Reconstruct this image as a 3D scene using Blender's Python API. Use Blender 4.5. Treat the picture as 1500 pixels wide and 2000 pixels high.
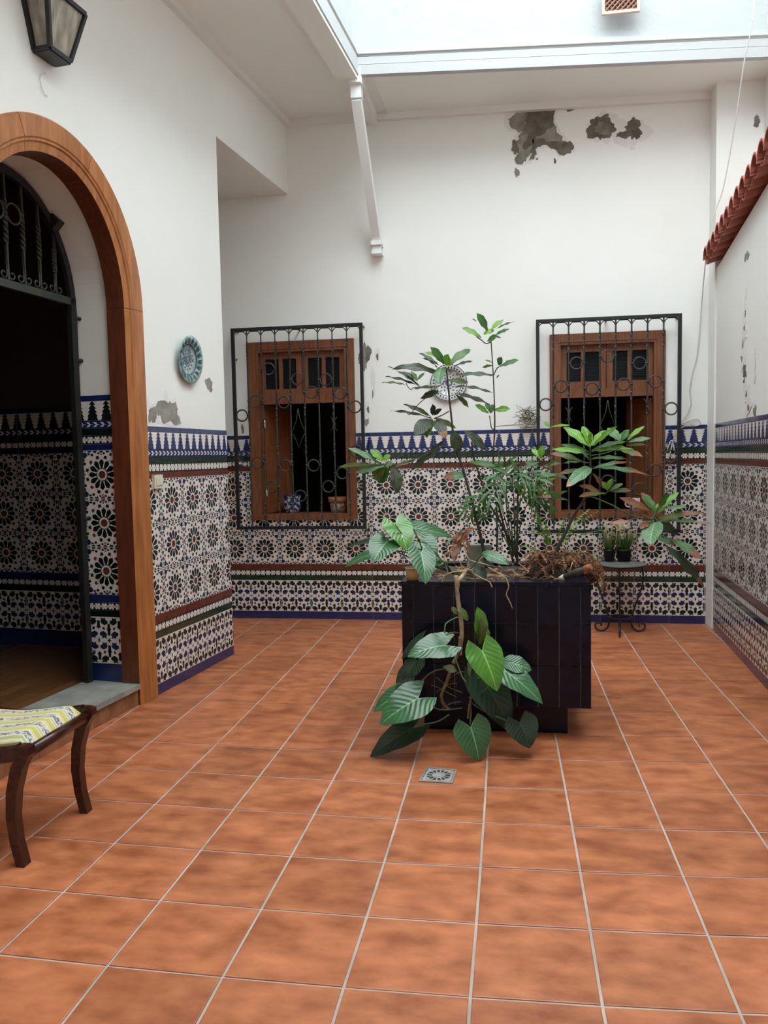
import bpy, math, random
from mathutils import Vector as V, Matrix as Mx
random.seed(7)
sc = bpy.context.scene
for o in list(bpy.data.objects): bpy.data.objects.remove(o)
col = sc.collection
# ------------------------------------------------ camera, sky, exposure
FPX = 1536.26
CAM = V((1.46338, -6.41287, 1.43063))
R0 = V((0.9881068, 0.1525729, -0.0191448)); R1 = V((-0.0081429, -0.0724102, -0.9973417)); R2 = V((-0.1535536, 0.9856360, -0.0703066))
cd = bpy.data.cameras.new('camera'); cam = bpy.data.objects.new('camera', cd); col.objects.link(cam)
cam.matrix_world = Mx(((R0.x, -R1.x, -R2.x, CAM.x), (R0.y, -R1.y, -R2.y, CAM.y), (R0.z, -R1.z, -R2.z, CAM.z), (0, 0, 0, 1)))
cd.sensor_fit = 'VERTICAL'; cd.sensor_height = 24; cd.sensor_width = 18; cd.lens = 24 * FPX / 2000
cd.clip_start = .05; cd.clip_end = 100
sc.camera = cam
w = bpy.data.worlds.new('overcast_sky'); sc.world = w; w.use_nodes = True
wb = w.node_tree.nodes['Background']; wb.inputs[0].default_value = (0.90, 0.98, 1.0, 1); wb.inputs[1].default_value = 8.1
sc.view_settings.view_transform = 'Standard'; sc.view_settings.look = 'None'; sc.view_settings.gamma = 1
sc.view_settings.exposure = 0.0
sc.cycles.max_bounces = 8; sc.cycles.diffuse_bounces = 6

# ------------------------------------------------ helpers
def pix(px, py, Y):                      # point of the plane y=Y seen at a photo pixel
    d = R0 * ((px - 750) / FPX) + R1 * ((py - 1000) / FPX) + R2
    return CAM + d * ((Y - CAM.y) / d.y)
def pixz(px, py, z):
    d = R0 * ((px - 750) / FPX) + R1 * ((py - 1000) / FPX) + R2
    return CAM + d * ((z - CAM.z) / d.z)
def ppm(P): return FPX / (P - CAM).dot(R2)     # pixels per metre at a point

class Mesh:
    def __init__(s): s.v = []; s.f = []; s.m = []; s.uv = []; s.sm = []
    def face(s, pts, m=0, uv=None, smooth=False):
        b = len(s.v); s.v += [tuple(p) for p in pts]; s.f.append(tuple(range(b, b + len(pts)))); s.m.append(m); s.uv.append(uv); s.sm.append(smooth)
    def grid(s, rows, m=0, closed=False, smooth=True, uv=False, capends=False):
        b = len(s.v); n = len(rows[0]); R = len(rows)
        for r in rows: s.v += [tuple(p) for p in r]
        for i in range(R - 1):
            for j in range(n if closed else n - 1):
                k = (j + 1) % n
                s.f.append((b + i * n + j, b + i * n + k, b + (i + 1) * n + k, b + (i + 1) * n + j)); s.m.append(m if not callable(m) else m(i, j)); s.sm.append(smooth)
                s.uv.append([(i / (R - 1), j / (n - 1)), (i / (R - 1), (j + 1) / (n - 1)), ((i + 1) / (R - 1), (j + 1) / (n - 1)), ((i + 1) / (R - 1), j / (n - 1))] if uv and not closed else None)
        if capends:
            mm = m if not callable(m) else m(0, 0)
            s.f.append(tuple(b + j for j in reversed(range(n)))); s.m.append(mm); s.uv.append(None); s.sm.append(False)
            s.f.append(tuple(b + (R - 1) * n + j for j in range(n))); s.m.append(mm); s.uv.append(None); s.sm.append(False)
    def box(s, a, b, m=0, M=None, bev=0):
        x0, y0, z0 = a; x1, y1, z1 = b
        P = [(x0, y0, z0), (x1, y0, z0), (x1, y1, z0), (x0, y1, z0), (x0, y0, z1), (x1, y0, z1), (x1, y1, z1), (x0, y1, z1)]
        if M is not None: P = [M @ V(p) for p in P]
        k = len(s.v); s.v += [tuple(p) for p in P]
        for f in ((0, 3, 2, 1), (4, 5, 6, 7), (0, 1, 5, 4), (1, 2, 6, 5), (2, 3, 7, 6), (3, 0, 4, 7)):
            s.f.append(tuple(k + i for i in f)); s.m.append(m); s.uv.append(None); s.sm.append(False)
    def tube(s, pts, r, m=0, n=6, caps=True, square=False, twist=None, smooth=True, up=None):
        pts = [V(p) for p in pts]; L = len(pts); rows = []
        ref = up or V((0.13, 0.31, 0.94))
        for i, p in enumerate(pts):
            t = (pts[min(i + 1, L - 1)] - pts[max(i - 1, 0)]).normalized()
            if abs(t.dot(ref)) > .95: rf = V((1, 0, 0))
            else: rf = ref
            a = t.cross(rf).normalized(); b2 = a.cross(t)
            rr = r[i] if isinstance(r, (list, tuple)) else r
            ph = twist[i] if twist else 0
            row = []
            for k in range(4 if square else n):
                an = 2 * math.pi * k / (4 if square else n) + ph + (math.pi / 4 if square else 0)
                q = rr * (1.414 if square else 1)
                row.append(p + a * math.cos(an) * q + b2 * math.sin(an) * q)
            rows.append(row)
        s.grid(rows, m, closed=True, smooth=smooth and not square, capends=caps)
    def ring(s, c, R, r, ax, m=0, n=16, k=6):
        ax = V(ax).normalized(); a = ax.cross(V((.3, .2, .9))).normalized(); b2 = ax.cross(a); c = V(c)
        rows = []
        for i in range(n + 1):
            t = 2 * math.pi * i / n; d = a * math.cos(t) + b2 * math.sin(t)
            rows.append([c + d * (R + r * math.cos(q * 2 * math.pi / k)) + ax * r * math.sin(q * 2 * math.pi / k) for q in range(k)])
        s.grid(rows, m, closed=True)
    def lathe(s, prof, c=(0, 0, 0), n=20, m=0, M=None):
        rows = []
        for r, z in prof:
            row = [V((c[0] + r * math.cos(2 * math.pi * k / n), c[1] + r * math.sin(2 * math.pi * k / n), c[2] + z)) for k in range(n)]
            if M is not None: row = [M @ p for p in row]
            rows.append(row)
        s.grid(rows, m, closed=True)
    def mesh(s, name, mats):
        me = bpy.data.meshes.new(name); me.from_pydata(s.v, [], s.f)
        for x in (mats if isinstance(mats, (list, tuple)) else [mats]): me.materials.append(x)
        me.polygons.foreach_set('material_index', s.m); me.polygons.foreach_set('use_smooth', s.sm)
        if any(s.uv):
            L = me.uv_layers.new(name='UVMap'); i = 0
            for f, u in zip(s.f, s.uv):
                for k in range(len(f)):
                    if u: L.data[i].uv = u[k]
                    i += 1
        me.update(); return me
    def obj(s, name, mats, parent=None, **kw):
        return link(name, s.mesh(name, mats), parent, **kw)
def link(name, me, parent=None, M=None, **kw):
    o = bpy.data.objects.new(name, me); col.objects.link(o)
    if parent: o.parent = parent
    if M is not None: o.matrix_basis = (parent_inv(parent) @ M) if parent else M
    elif parent: o.matrix_basis = parent_inv(parent)
    for k, v in kw.items(): o[k] = v
    return o
WM = {}
def parent_inv(p):
    M = WM.get(p.name); return M.inverted() if M is not None else Mx.Identity(4)
def root(name, loc, label, cat, group=None):
    o = bpy.data.objects.new(name, None); col.objects.link(o); o.location = loc; o.empty_display_size = .05
    WM[o.name] = Mx.Translation(V(loc)); o['label'] = label; o['category'] = cat
    if group: o['group'] = group
    return o
def struct(name, mb, mats):
    o = mb.obj(name, mats); o['kind'] = 'structure'; return o
def tag(o, label, cat, group=None):
    o['label'] = label; o['category'] = cat
    if group: o['group'] = group
    return o

# ------------------------------------------------ materials
def mat(name, rgb, rough=.6, noise=0, scale=8, rgb2=None, bump=0, bscale=40, metal=0, spec=.5, rand=0, coat=0, transl=0, stretch=None, detail=4, coord='Object', lo=.35, hi=.65):
    m = bpy.data.materials.new(name); m.use_nodes = True; nt = m.node_tree; N = nt.nodes; L = nt.links
    b = N['Principled BSDF']; b.inputs['Roughness'].default_value = rough; b.inputs['Metallic'].default_value = metal
    b.inputs['Specular IOR Level'].default_value = spec; b.inputs['Coat Weight'].default_value = coat; b.inputs['Coat Roughness'].default_value = .08
    b.inputs['Base Color'].default_value = (*rgb, 1); out = None
    tc = N.new('ShaderNodeTexCoord'); src = tc.outputs[coord]
    if stretch:
        mp = N.new('ShaderNodeMapping'); mp.inputs['Scale'].default_value = stretch; L.new(src, mp.inputs[0]); src = mp.outputs[0]
    if rgb2:
        n = N.new('ShaderNodeTexNoise'); n.inputs['Scale'].default_value = scale; n.inputs['Detail'].default_value = detail; L.new(src, n.inputs['Vector'])
        if rand:
            oi = N.new('ShaderNodeObjectInfo'); va = N.new('ShaderNodeVectorMath'); va.operation = 'ADD'; sc_ = N.new('ShaderNodeMath'); sc_.operation = 'MULTIPLY'; sc_.inputs[1].default_value = 37
            L.new(oi.outputs['Random'], sc_.inputs[0]); L.new(src, va.inputs[0]); L.new(sc_.outputs[0], va.inputs[1]); L.new(va.outputs[0], n.inputs['Vector'])
        cr = N.new('ShaderNodeValToRGB'); cr.color_ramp.elements[0].position = lo; cr.color_ramp.elements[1].position = hi
        cr.color_ramp.elements[0].color = (*rgb, 1); cr.color_ramp.elements[1].color = (*rgb2, 1)
        L.new(n.outputs['Fac'], cr.inputs[0]); out = cr.outputs[0]
    if rand and out is not None:
        hs = N.new('ShaderNodeHueSaturation'); mr = N.new('ShaderNodeMapRange'); mr.inputs[3].default_value = 1 - rand; mr.inputs[4].default_value = 1 + rand
        L.new(oi.outputs['Random'], mr.inputs[0]); L.new(mr.outputs[0], hs.inputs['Value']); L.new(out, hs.inputs['Color']); out = hs.outputs[0]
    if out is not None: L.new(out, b.inputs['Base Color'])
    if bump:
        n2 = N.new('ShaderNodeTexNoise'); n2.inputs['Scale'].default_value = bscale; n2.inputs['Detail'].default_value = 3; L.new(src, n2.inputs['Vector'])
        bp = N.new('ShaderNodeBump'); bp.inputs['Strength'].default_value = bump; bp.inputs['Distance'].default_value = .01; L.new(n2.outputs['Fac'], bp.inputs['Height']); L.new(bp.outputs[0], b.inputs['Normal'])
    if transl:
        t = N.new('ShaderNodeBsdfTranslucent'); mx = N.new('ShaderNodeMixShader'); mx.inputs[0].default_value = transl
        if out is not None: L.new(out, t.inputs[0])
        else: t.inputs[0].default_value = (*rgb, 1)
        L.new(b.outputs[0], mx.inputs[1]); L.new(t.outputs[0], mx.inputs[2]); L.new(mx.outputs[0], N['Material Output'].inputs[0])
    return m
def leafmat(name, rgb, vein, rough=.4, transl=.25, veins=9):
    m = mat(name, rgb, rough, rgb2=tuple(c * .72 for c in rgb), scale=14, transl=transl)
    nt = m.node_tree; N = nt.nodes; L = nt.links; b = N['Principled BSDF']
    tc = N.new('ShaderNodeTexCoord'); sp = N.new('ShaderNodeSeparateXYZ'); L.new(tc.outputs['UV'], sp.inputs[0])
    def mth(op, a, c=None):
        n = N.new('ShaderNodeMath'); n.operation = op
        for i, x in enumerate((a, c)):
            if x is None: continue
            if isinstance(x, (int, float)): n.inputs[i].default_value = x
            else: L.new(x, n.inputs[i])
        return n.outputs[0]
    d = mth('ABSOLUTE', mth('SUBTRACT', sp.outputs[1], .5))             # distance from the midrib
    mid = mth('LESS_THAN', d, .022)
    ph = mth('SUBTRACT', mth('MULTIPLY', sp.outputs[0], veins), mth('MULTIPLY', d, veins * .55))
    side = mth('LESS_THAN', mth('ABSOLUTE', mth('SUBTRACT', mth('FRACT', ph), .5)), .055)
    fac = mth('MAXIMUM', mid, mth('MULTIPLY', side, .22))
    mx = N.new('ShaderNodeMix'); mx.data_type = 'RGBA'; L.new(fac, mx.inputs[0])
    src = b.inputs['Base Color'].links[0].from_socket
    L.new(src, mx.inputs[6]); mx.inputs[7].default_value = (*vein, 1)
    L.new(mx.outputs[2], b.inputs['Base Color'])
    bp = N.new('ShaderNodeBump'); bp.inputs['Strength'].default_value = .5; bp.inputs['Distance'].default_value = .004
    tri = mth('ABSOLUTE', mth('SUBTRACT', mth('FRACT', ph), .5)); L.new(tri, bp.inputs['Height']); L.new(bp.outputs[0], b.inputs['Normal'])
    return m
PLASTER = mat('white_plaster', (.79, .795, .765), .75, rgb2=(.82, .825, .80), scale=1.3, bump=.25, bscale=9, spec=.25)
PLASTER_UP = mat('dimmed_white_plaster', (.45, .47, .475), .7, rgb2=(.42, .44, .45), scale=2, bump=.5, bscale=14, spec=.25)  # white plaster darkened in colour to hold back the strong skylight up there
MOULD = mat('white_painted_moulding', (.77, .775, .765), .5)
CORN = mat('dimmed_white_moulding', (.44, .455, .46), .6)  # darker copy of the moulding white, offsetting the overbright light at the opening
CEIL = mat('ceiling_plaster', (.80, .82, .775), .8, rgb2=(.82, .84, .80), scale=.8)
GROUT = mat('floor_grout', (.50, .42, .36), .85, rgb2=(.36, .32, .29), scale=5)
TERRA = mat('terracotta_tile', (.265, .074, .026), .42, rgb2=(.52, .185, .080), scale=8, detail=6, rand=.10, bump=.12, bscale=25, spec=.4, lo=.3, hi=.72, stretch=(1, 1.6, 1))
WOOD = mat('varnished_orange_wood', (.29, .098, .026), .38, rgb2=(.43, .165, .047), scale=5, stretch=(6, 6, .7), spec=.5)
WOODD = mat('dark_red_wood', (.085, .022, .010), .35, rgb2=(.14, .038, .016), scale=6, stretch=(8, 8, 1))
WOODW = mat('window_brown_wood', (.15, .048, .018), .45, rgb2=(.24, .085, .032), scale=6, stretch=(9, 9, 1))
MAHOG = mat('mahogany', (.022, .006, .004), .22, rgb2=(.048, .011, .007), scale=6, stretch=(4, 4, 9))
IRON = mat('black_iron', (.012, .013, .014), .42, spec=.4)
IRONG = mat('greenish_black_iron', (.020, .026, .026), .5, rgb2=(.045, .045, .035), scale=20)
TWHITE = mat('azulejo_white', (.72, .70, .66), .22, spec=.5, rgb2=(.66, .62, .59), scale=30)
TDARK = mat('azulejo_black_green', (.006, .014, .011), .18)
TBLUE = mat('azulejo_blue', (.009, .017, .085), .16, rgb2=(.012, .026, .12), scale=9, coat=.3)
TRED = mat('azulejo_oxblood', (.085, .018, .013), .2, rgb2=(.13, .030, .018), scale=14)
TGREEN = mat('azulejo_bottle_green', (.008, .022, .014), .16, rgb2=(.014, .036, .02), scale=14, coat=.3)
TNAVY = mat('navy_glazed_tile', (.002, .003, .010), .22, rgb2=(.003, .006, .018), scale=6, spec=.25, rand=.3)
MORT = mat('grey_render', (.30, .29, .26), .95, rgb2=(.16, .145, .115), scale=9, bump=.7, bscale=30)
MORTB = mat('brown_render', (.105, .092, .07), .95, rgb2=(.17, .155, .125), scale=14, bump=.8, bscale=40)
FLAKE = mat('loose_paint_flake', (.74, .73, .71), .8, bump=.5, bscale=30)
STONE = mat('grey_stone_slab', (.30, .30, .265), .7, rgb2=(.20, .20, .175), scale=8, bump=.25, bscale=50)
RISER = mat('brown_riser_tile', (.19, .075, .03), .4, rgb2=(.32, .15, .07), scale=12)
PARQ = mat('brown_parquet', (.10, .04, .014), .35, rgb2=(.17, .07, .024), scale=5, stretch=(2, 12, 1), rand=.2)
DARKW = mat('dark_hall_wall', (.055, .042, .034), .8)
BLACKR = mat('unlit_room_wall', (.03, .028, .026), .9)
SOIL = mat('dark_soil', (.03, .018, .011), .95, rgb2=(.07, .045, .028), scale=30, bump=1, bscale=50)
CLAYR = mat('red_clay_roof_tile', (.30, .075, .05), .65, rgb2=(.40, .13, .09), scale=12, rand=.12)
BLACKP = mat('black_plastic', (.01, .01, .01), .4)
CREAM = mat('cream_plastic', (.66, .62, .50), .35)
CLAYP = mat('clay_pot', (.33, .11, .055), .8, rgb2=(.42, .17, .09), scale=15)
BRN = mat('dry_brown_frond', (.22, .085, .035), .8, rgb2=(.38, .19, .09), scale=25)
STRAW = mat('pale_straw', (.60, .52, .32), .7, rgb2=(.42, .30, .16), scale=30)
BARK = mat('brown_bark', (.14, .10, .06), .8, rgb2=(.30, .22, .14), scale=30, bump=.5)
BARKP = mat('pale_peeling_bark', (.46, .37, .24), .8, rgb2=(.20, .13, .08), scale=22, bump=.6)
STEMD = mat('dark_stem', (.022, .016, .012), .6, rgb2=(.05, .038, .025), scale=40)
STEMG = mat('green_stem', (.05, .11, .03), .5)
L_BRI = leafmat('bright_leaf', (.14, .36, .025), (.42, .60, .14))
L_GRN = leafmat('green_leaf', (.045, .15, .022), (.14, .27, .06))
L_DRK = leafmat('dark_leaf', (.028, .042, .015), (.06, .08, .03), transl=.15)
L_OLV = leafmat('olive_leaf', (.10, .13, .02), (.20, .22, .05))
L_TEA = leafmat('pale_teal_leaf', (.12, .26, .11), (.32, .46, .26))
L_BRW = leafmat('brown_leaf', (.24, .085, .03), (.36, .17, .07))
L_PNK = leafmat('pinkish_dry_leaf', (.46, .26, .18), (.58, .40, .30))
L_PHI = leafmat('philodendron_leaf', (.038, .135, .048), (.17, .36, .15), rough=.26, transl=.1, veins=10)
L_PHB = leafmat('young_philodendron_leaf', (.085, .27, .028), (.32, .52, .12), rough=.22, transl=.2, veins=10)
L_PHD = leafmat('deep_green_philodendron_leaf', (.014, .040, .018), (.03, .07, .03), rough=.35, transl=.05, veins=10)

# ------------------------------------------------ frames (a plane with its own s / z coordinates)
class Fr:
    def __init__(s, o, nrm):
        s.o = V(o); s.n = V(nrm).normalized(); y = -s.n; s.u = V((y.y, -y.x, 0))
        s.M = Mx(((s.u.x, y.x, 0, s.o.x), (s.u.y, y.y, 0, s.o.y), (0, 0, 1, s.o.z), (0, 0, 0, 1)))
    def P(s, a, z, off=0): return s.o + s.u * a + V((0, 0, z)) + s.n * off
FB = Fr((0, .34, 0), (0, -1, 0))
LU = V((.1210, .9926, 0)).normalized(); LN = V((LU.y, -LU.x, 0))
FL = Fr((-.656, -1.961, 0), LN)
FR_ = Fr((3.10, .15, 0), (-.99821, .05973, 0))
FJ = Fr(FL.P(-.18, 0), -LU)                # right jamb of the arch; s<0 runs into the wall
FH = Fr(FL.P(.55, 0), -LU)                 # far wall of the hall
def zc(x): return 4.315 - .022 * (x + .4)   # ceiling height

def slab(fr, s0, s1, z0, z1, holes, thick, mb=None, top=None):
    mb = mb or Mesh()
    xs = sorted({s0, s1, *[h[0] for h in holes], *[h[1] for h in holes]}); zs = sorted({z0, z1, *[h[2] for h in holes], *[h[3] for h in holes]})
    def solid(i, j):
        if not (0 <= i < len(xs) - 1 and 0 <= j < len(zs) - 1): return False
        cx = (xs[i] + xs[i + 1]) / 2; cz = (zs[j] + zs[j + 1]) / 2
        return not any(h[0] < cx < h[1] and h[2] < cz < h[3] for h in holes)
    Z = lambda x, z: (top(x) if (top and z == z1) else z)
    for i in range(len(xs) - 1):
        for j in range(len(zs) - 1):
            if not solid(i, j): continue
            a, b, c, d = xs[i], xs[i + 1], zs[j], zs[j + 1]
            for o, rv in ((0, 0), (-thick, 1)):
                q = [fr.P(a, Z(a, c), o), fr.P(b, Z(b, c), o), fr.P(b, Z(b, d), o), fr.P(a, Z(a, d), o)]
                mb.face(q[::-1] if rv else q)
            if not solid(i - 1, j): mb.face([fr.P(a, Z(a, c), 0), fr.P(a, Z(a, d), 0), fr.P(a, Z(a, d), -thick), fr.P(a, Z(a, c), -thick)])
            if not solid(i + 1, j): mb.face([fr.P(b, Z(b, c), 0), fr.P(b, Z(b, c), -thick), fr.P(b, Z(b, d), -thick), fr.P(b, Z(b, d), 0)])
            if not solid(i, j - 1): mb.face([fr.P(a, Z(a, c), 0), fr.P(a, Z(a, c), -thick), fr.P(b, Z(b, c), -thick), fr.P(b, Z(b, c), 0)])
            if not solid(i, j + 1): mb.face([fr.P(a, Z(a, d), 0), fr.P(b, Z(b, d), 0), fr.P(b, Z(b, d), -thick), fr.P(a, Z(a, d), -thick)])
    return mb

# ------------------------------------------------ structure: walls
W1 = (-.77, .178, .886, 2.45); W2 = (1.83, 2.752, .888, 2.41)      # window casings on the back wall
def inset(w_, d): return (w_[0] + d, w_[1] - d, w_[2] + d, w_[3] - d)
wall_back = struct('wall_back', slab(FB, -2.1, 3.3, -.05, 4.5, [inset(W1, .03), inset(W2, .03)], .30), [PLASTER])
pier = struct('wall_pier', slab(Fr((0, .15, 0), (0, -1, 0)), 3.085, 3.75, -.05, 4.5, [], .19), [PLASTER])
# left wall with the arch (center s=-.69, springs at 2.455, clear radius .51)
AC, AZ, AR, TH = -.72, 2.30, .54, .33; AB = .665
mb = Mesh()
def wd_(c): return .07 if c < 0 else 0        # the far half of the arch is a little wider
slab(FL, -.18, 1.02, -.05, 3.70, [], TH, mb)
slab(FL, -7.0, -1.33, -.05, 3.70, [], TH, mb)
slab(FL, -7.0, 2.345, 3.70, 4.45, [], TH, mb)
N_ = 28; prev = None
for i in range(N_ + 1):
    t = math.pi * i / N_; s_ = AC - (AR + wd_(-math.cos(t))) * math.cos(t); z_ = AZ + AB * math.sin(t)
    if prev:
        ps, pz = prev
        mb.face([FL.P(ps, pz), FL.P(s_, z_), FL.P(s_, 3.70), FL.P(ps, 3.70)])
        mb.face([FL.P(ps, pz, -TH), FL.P(ps, 3.7, -TH), FL.P(s_, 3.70, -TH), FL.P(s_, z_, -TH)])
        mb.face([FL.P(ps, pz), FL.P(ps, pz, -TH), FL.P(s_, z_, -TH), FL.P(s_, z_)], smooth=True)
    prev = (s_, z_)
wall_left = struct('wall_left', mb, [PLASTER])
# the recess behind the left wall's end
mb = Mesh()
mb.face([FL.P(1.02, 3.70, -TH), FL.P(2.36, 3.70, -TH), V((-2.1, .36, 3.70)), V((-2.1, -1.0, 3.70))])
mb.box((-2.2, -1.2, 0), (-2.1, .40, 3.72))
P0 = FL.P(1.02, 0, -TH)
mb.box((-2.2, P0.y - .1, 0), (P0.x + .02, P0.y, 3.72))
struct('wall_recess', mb, [PLASTER])
# right wall: lower garden wall with tiled cap and the set-back wall above
def captop(s): return 2.84 + .085 * s
mb = slab(FR_, -.02, 8.2, -.05, 3, [], .34, top=lambda s: captop(s))
wall_right = struct('wall_right', mb, [PLASTER])
struct('wall_right_upper', slab(Fr(FR_.P(0, 0, -.33), FR_.n), -.05, 8.2, 2.3, 4.6, [], .12), [PLASTER])
struct('wall_front', slab(Fr((0, -8.1, 0), (0, 1, 0)), -4.2, 2.5, -.05, 4.5, [], .2), [PLASTER])
# hall behind the arch
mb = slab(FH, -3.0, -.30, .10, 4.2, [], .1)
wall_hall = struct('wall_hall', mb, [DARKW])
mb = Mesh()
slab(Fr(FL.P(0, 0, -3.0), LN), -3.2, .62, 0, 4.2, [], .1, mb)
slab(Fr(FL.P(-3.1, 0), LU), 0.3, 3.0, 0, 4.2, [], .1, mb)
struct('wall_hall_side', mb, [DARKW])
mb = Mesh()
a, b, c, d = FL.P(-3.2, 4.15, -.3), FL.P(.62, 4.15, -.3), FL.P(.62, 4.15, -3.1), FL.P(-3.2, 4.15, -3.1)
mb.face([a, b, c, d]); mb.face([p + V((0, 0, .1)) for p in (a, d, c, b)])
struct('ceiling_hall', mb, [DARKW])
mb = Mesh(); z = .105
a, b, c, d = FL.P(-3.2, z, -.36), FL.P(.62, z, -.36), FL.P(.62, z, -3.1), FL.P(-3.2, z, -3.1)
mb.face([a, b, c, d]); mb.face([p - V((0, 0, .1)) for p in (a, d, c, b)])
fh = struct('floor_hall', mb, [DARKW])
for i in range(12):
    for j in range(6):
        o0 = -.36 - i * .09; s0 = -1.7 + j * .38 + (i % 3) * .12
        m2 = Mesh(); m2.grid([[FL.P(s0, .105, o0), FL.P(s0 + .377, .105, o0)], [FL.P(s0, .122, o0), FL.P(s0 + .377, .122, o0)], [FL.P(s0, .122, o0 - .087), FL.P(s0 + .377, .122, o0 - .087)], [FL.P(s0, .105, o0 - .087), FL.P(s0 + .377, .105, o0 - .087)]], smooth=False)
        m2.obj('plank', [PARQ], fh)
# window back rooms
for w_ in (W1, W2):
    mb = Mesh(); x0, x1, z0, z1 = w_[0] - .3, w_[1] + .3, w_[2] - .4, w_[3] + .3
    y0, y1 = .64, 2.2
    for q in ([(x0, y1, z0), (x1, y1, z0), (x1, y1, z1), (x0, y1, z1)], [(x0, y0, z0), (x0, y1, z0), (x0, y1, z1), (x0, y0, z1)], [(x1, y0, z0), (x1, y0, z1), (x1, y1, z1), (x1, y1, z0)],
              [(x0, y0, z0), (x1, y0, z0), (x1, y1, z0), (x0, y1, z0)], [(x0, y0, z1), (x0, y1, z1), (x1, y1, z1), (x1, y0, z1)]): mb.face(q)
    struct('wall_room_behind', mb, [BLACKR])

# ------------------------------------------------ ceiling, patio opening, upper walls
OP = [V((.405, -.44, 0)), V((3.43, -.27, 0)), V((3.14, -5.9, 0)), V((-.03, -5.9, 0))]
def zz(p, dz=0): return V((p.x, p.y, zc(p.x) + dz))
out = [V((-.33, .42, 0)), V((3.75, .42, 0)), V((3.75, -8.2, 0)), V((-1.45, -8.2, 0))]
mb = Mesh()
for i in range(4):
    j = (i + 1) % 4
    mb.face([zz(OP[i]), zz(OP[j]), zz(out[j]), zz(out[i])])
    mb.face([zz(OP[i], .12), zz(out[i], .12), zz(out[j], .12), zz(OP[j], .12)])
ceil = struct('ceiling', mb, [CEIL])
# stepped cornice round the opening and the light well above it
cen = V((1.7, -3, 0))
def offs(d):                                # the opening polygon moved outward by d
    r = []
    for i in range(4):
        p, a, b = OP[i], OP[i - 1], OP[(i + 1) % 4]
        e1 = (p - a).normalized(); e2 = (b - p).normalized(); n1 = V((-e1.y, e1.x, 0)); n2 = V((-e2.y, e2.x, 0))
        bi = (n1 + n2).normalized(); r.append(p + bi * (d / bi.dot(n1)))
    return r
for k, (dz0, dz1, d) in enumerate(((-.03, .040, 0), (.047, .100, .008), (.107, .165, .016))):
    mb = Mesh(); A_ = offs(d); B_ = offs(d + .05)
    for i in range(4):
        j = (i + 1) % 4
        mb.face([zz(A_[i], dz0), zz(A_[i], dz1), zz(A_[j], dz1), zz(A_[j], dz0)]); mb.face([zz(A_[i], dz0), zz(A_[j], dz0), zz(B_[j], dz0), zz(B_[i], dz0)]); mb.face([zz(A_[i], dz1), zz(B_[i], dz1), zz(B_[j], dz1), zz(A_[j], dz1)])
        mb.face([zz(B_[i], dz0), zz(B_[j], dz0), zz(B_[j], dz1), zz(B_[i], dz1)])
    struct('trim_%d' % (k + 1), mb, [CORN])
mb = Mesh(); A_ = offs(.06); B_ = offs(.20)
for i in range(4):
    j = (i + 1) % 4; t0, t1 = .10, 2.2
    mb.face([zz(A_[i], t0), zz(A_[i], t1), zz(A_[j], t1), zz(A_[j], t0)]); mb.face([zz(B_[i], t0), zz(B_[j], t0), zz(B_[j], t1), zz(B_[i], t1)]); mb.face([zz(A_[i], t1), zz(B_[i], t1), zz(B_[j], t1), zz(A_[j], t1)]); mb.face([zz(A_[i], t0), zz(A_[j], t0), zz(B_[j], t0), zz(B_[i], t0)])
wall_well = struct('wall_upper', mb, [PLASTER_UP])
def strip(name, pts_a, pts_b, wv, hv, m_=MOULD):      # a rectangular moulding from a to b
    mb = Mesh(); a, b = V(pts_a), V(pts_b); wv = V(wv); hv = V(hv)
    mb.grid([[a, a + wv, a + wv + hv, a + hv], [b, b + wv, b + wv + hv, b + hv]], closed=True, smooth=False, capends=True)
    return struct(name, mb, [m_])
a = FL.P(-7, 0); b = FL.P(2.31, 0)
strip('trim_4', (a.x, a.y, zc(a.x) - .055), (b.x, b.y, zc(b.x) - .055), LN * .045, (0, 0, .06))
strip('trim_5', (-.37, .34, zc(-.37) - .055), (3.085, .34, zc(3.085) - .055), (0, -.045, 0), (0, 0, .06))
strip('trim_6', (.50, .30, zc(.5) - .015), (.485, -.43, zc(.5) - .015), (.016, 0, 0), (0, 0, .02))

# ------------------------------------------------ azulejo dado
def clip(poly, a, b, c, d):
    for ax, lim, sg in ((0, a, 1), (0, b, -1), (1, c, 1), (1, d, -1)):
        o = []
        for i in range(len(poly)):
            p, q = poly[i - 1], poly[i]; ip = sg * (p[ax] - lim) >= 0; iq = sg * (q[ax] - lim) >= 0
            if ip != iq:
                t = (lim - p[ax]) / (q[ax] - p[ax]); o.append((p[0] + t * (q[0] - p[0]), p[1] + t * (q[1] - p[1])))
            if iq: o.append(q)
        poly = o
        if len(poly) < 3: return None
    return poly
def ngon(cx, cy, r, n, ph=0, ry=None):
    return [(cx + r * math.cos(2 * math.pi * k / n + ph), cy + (ry or r) * math.sin(2 * math.pi * k / n + ph)) for k in range(n)]
def rot2(pts, a, cx=0, cy=0): return [(cx + x * math.cos(a) - y * math.sin(a), cy + x * math.sin(a) + y * math.cos(a)) for x, y in pts]
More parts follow.
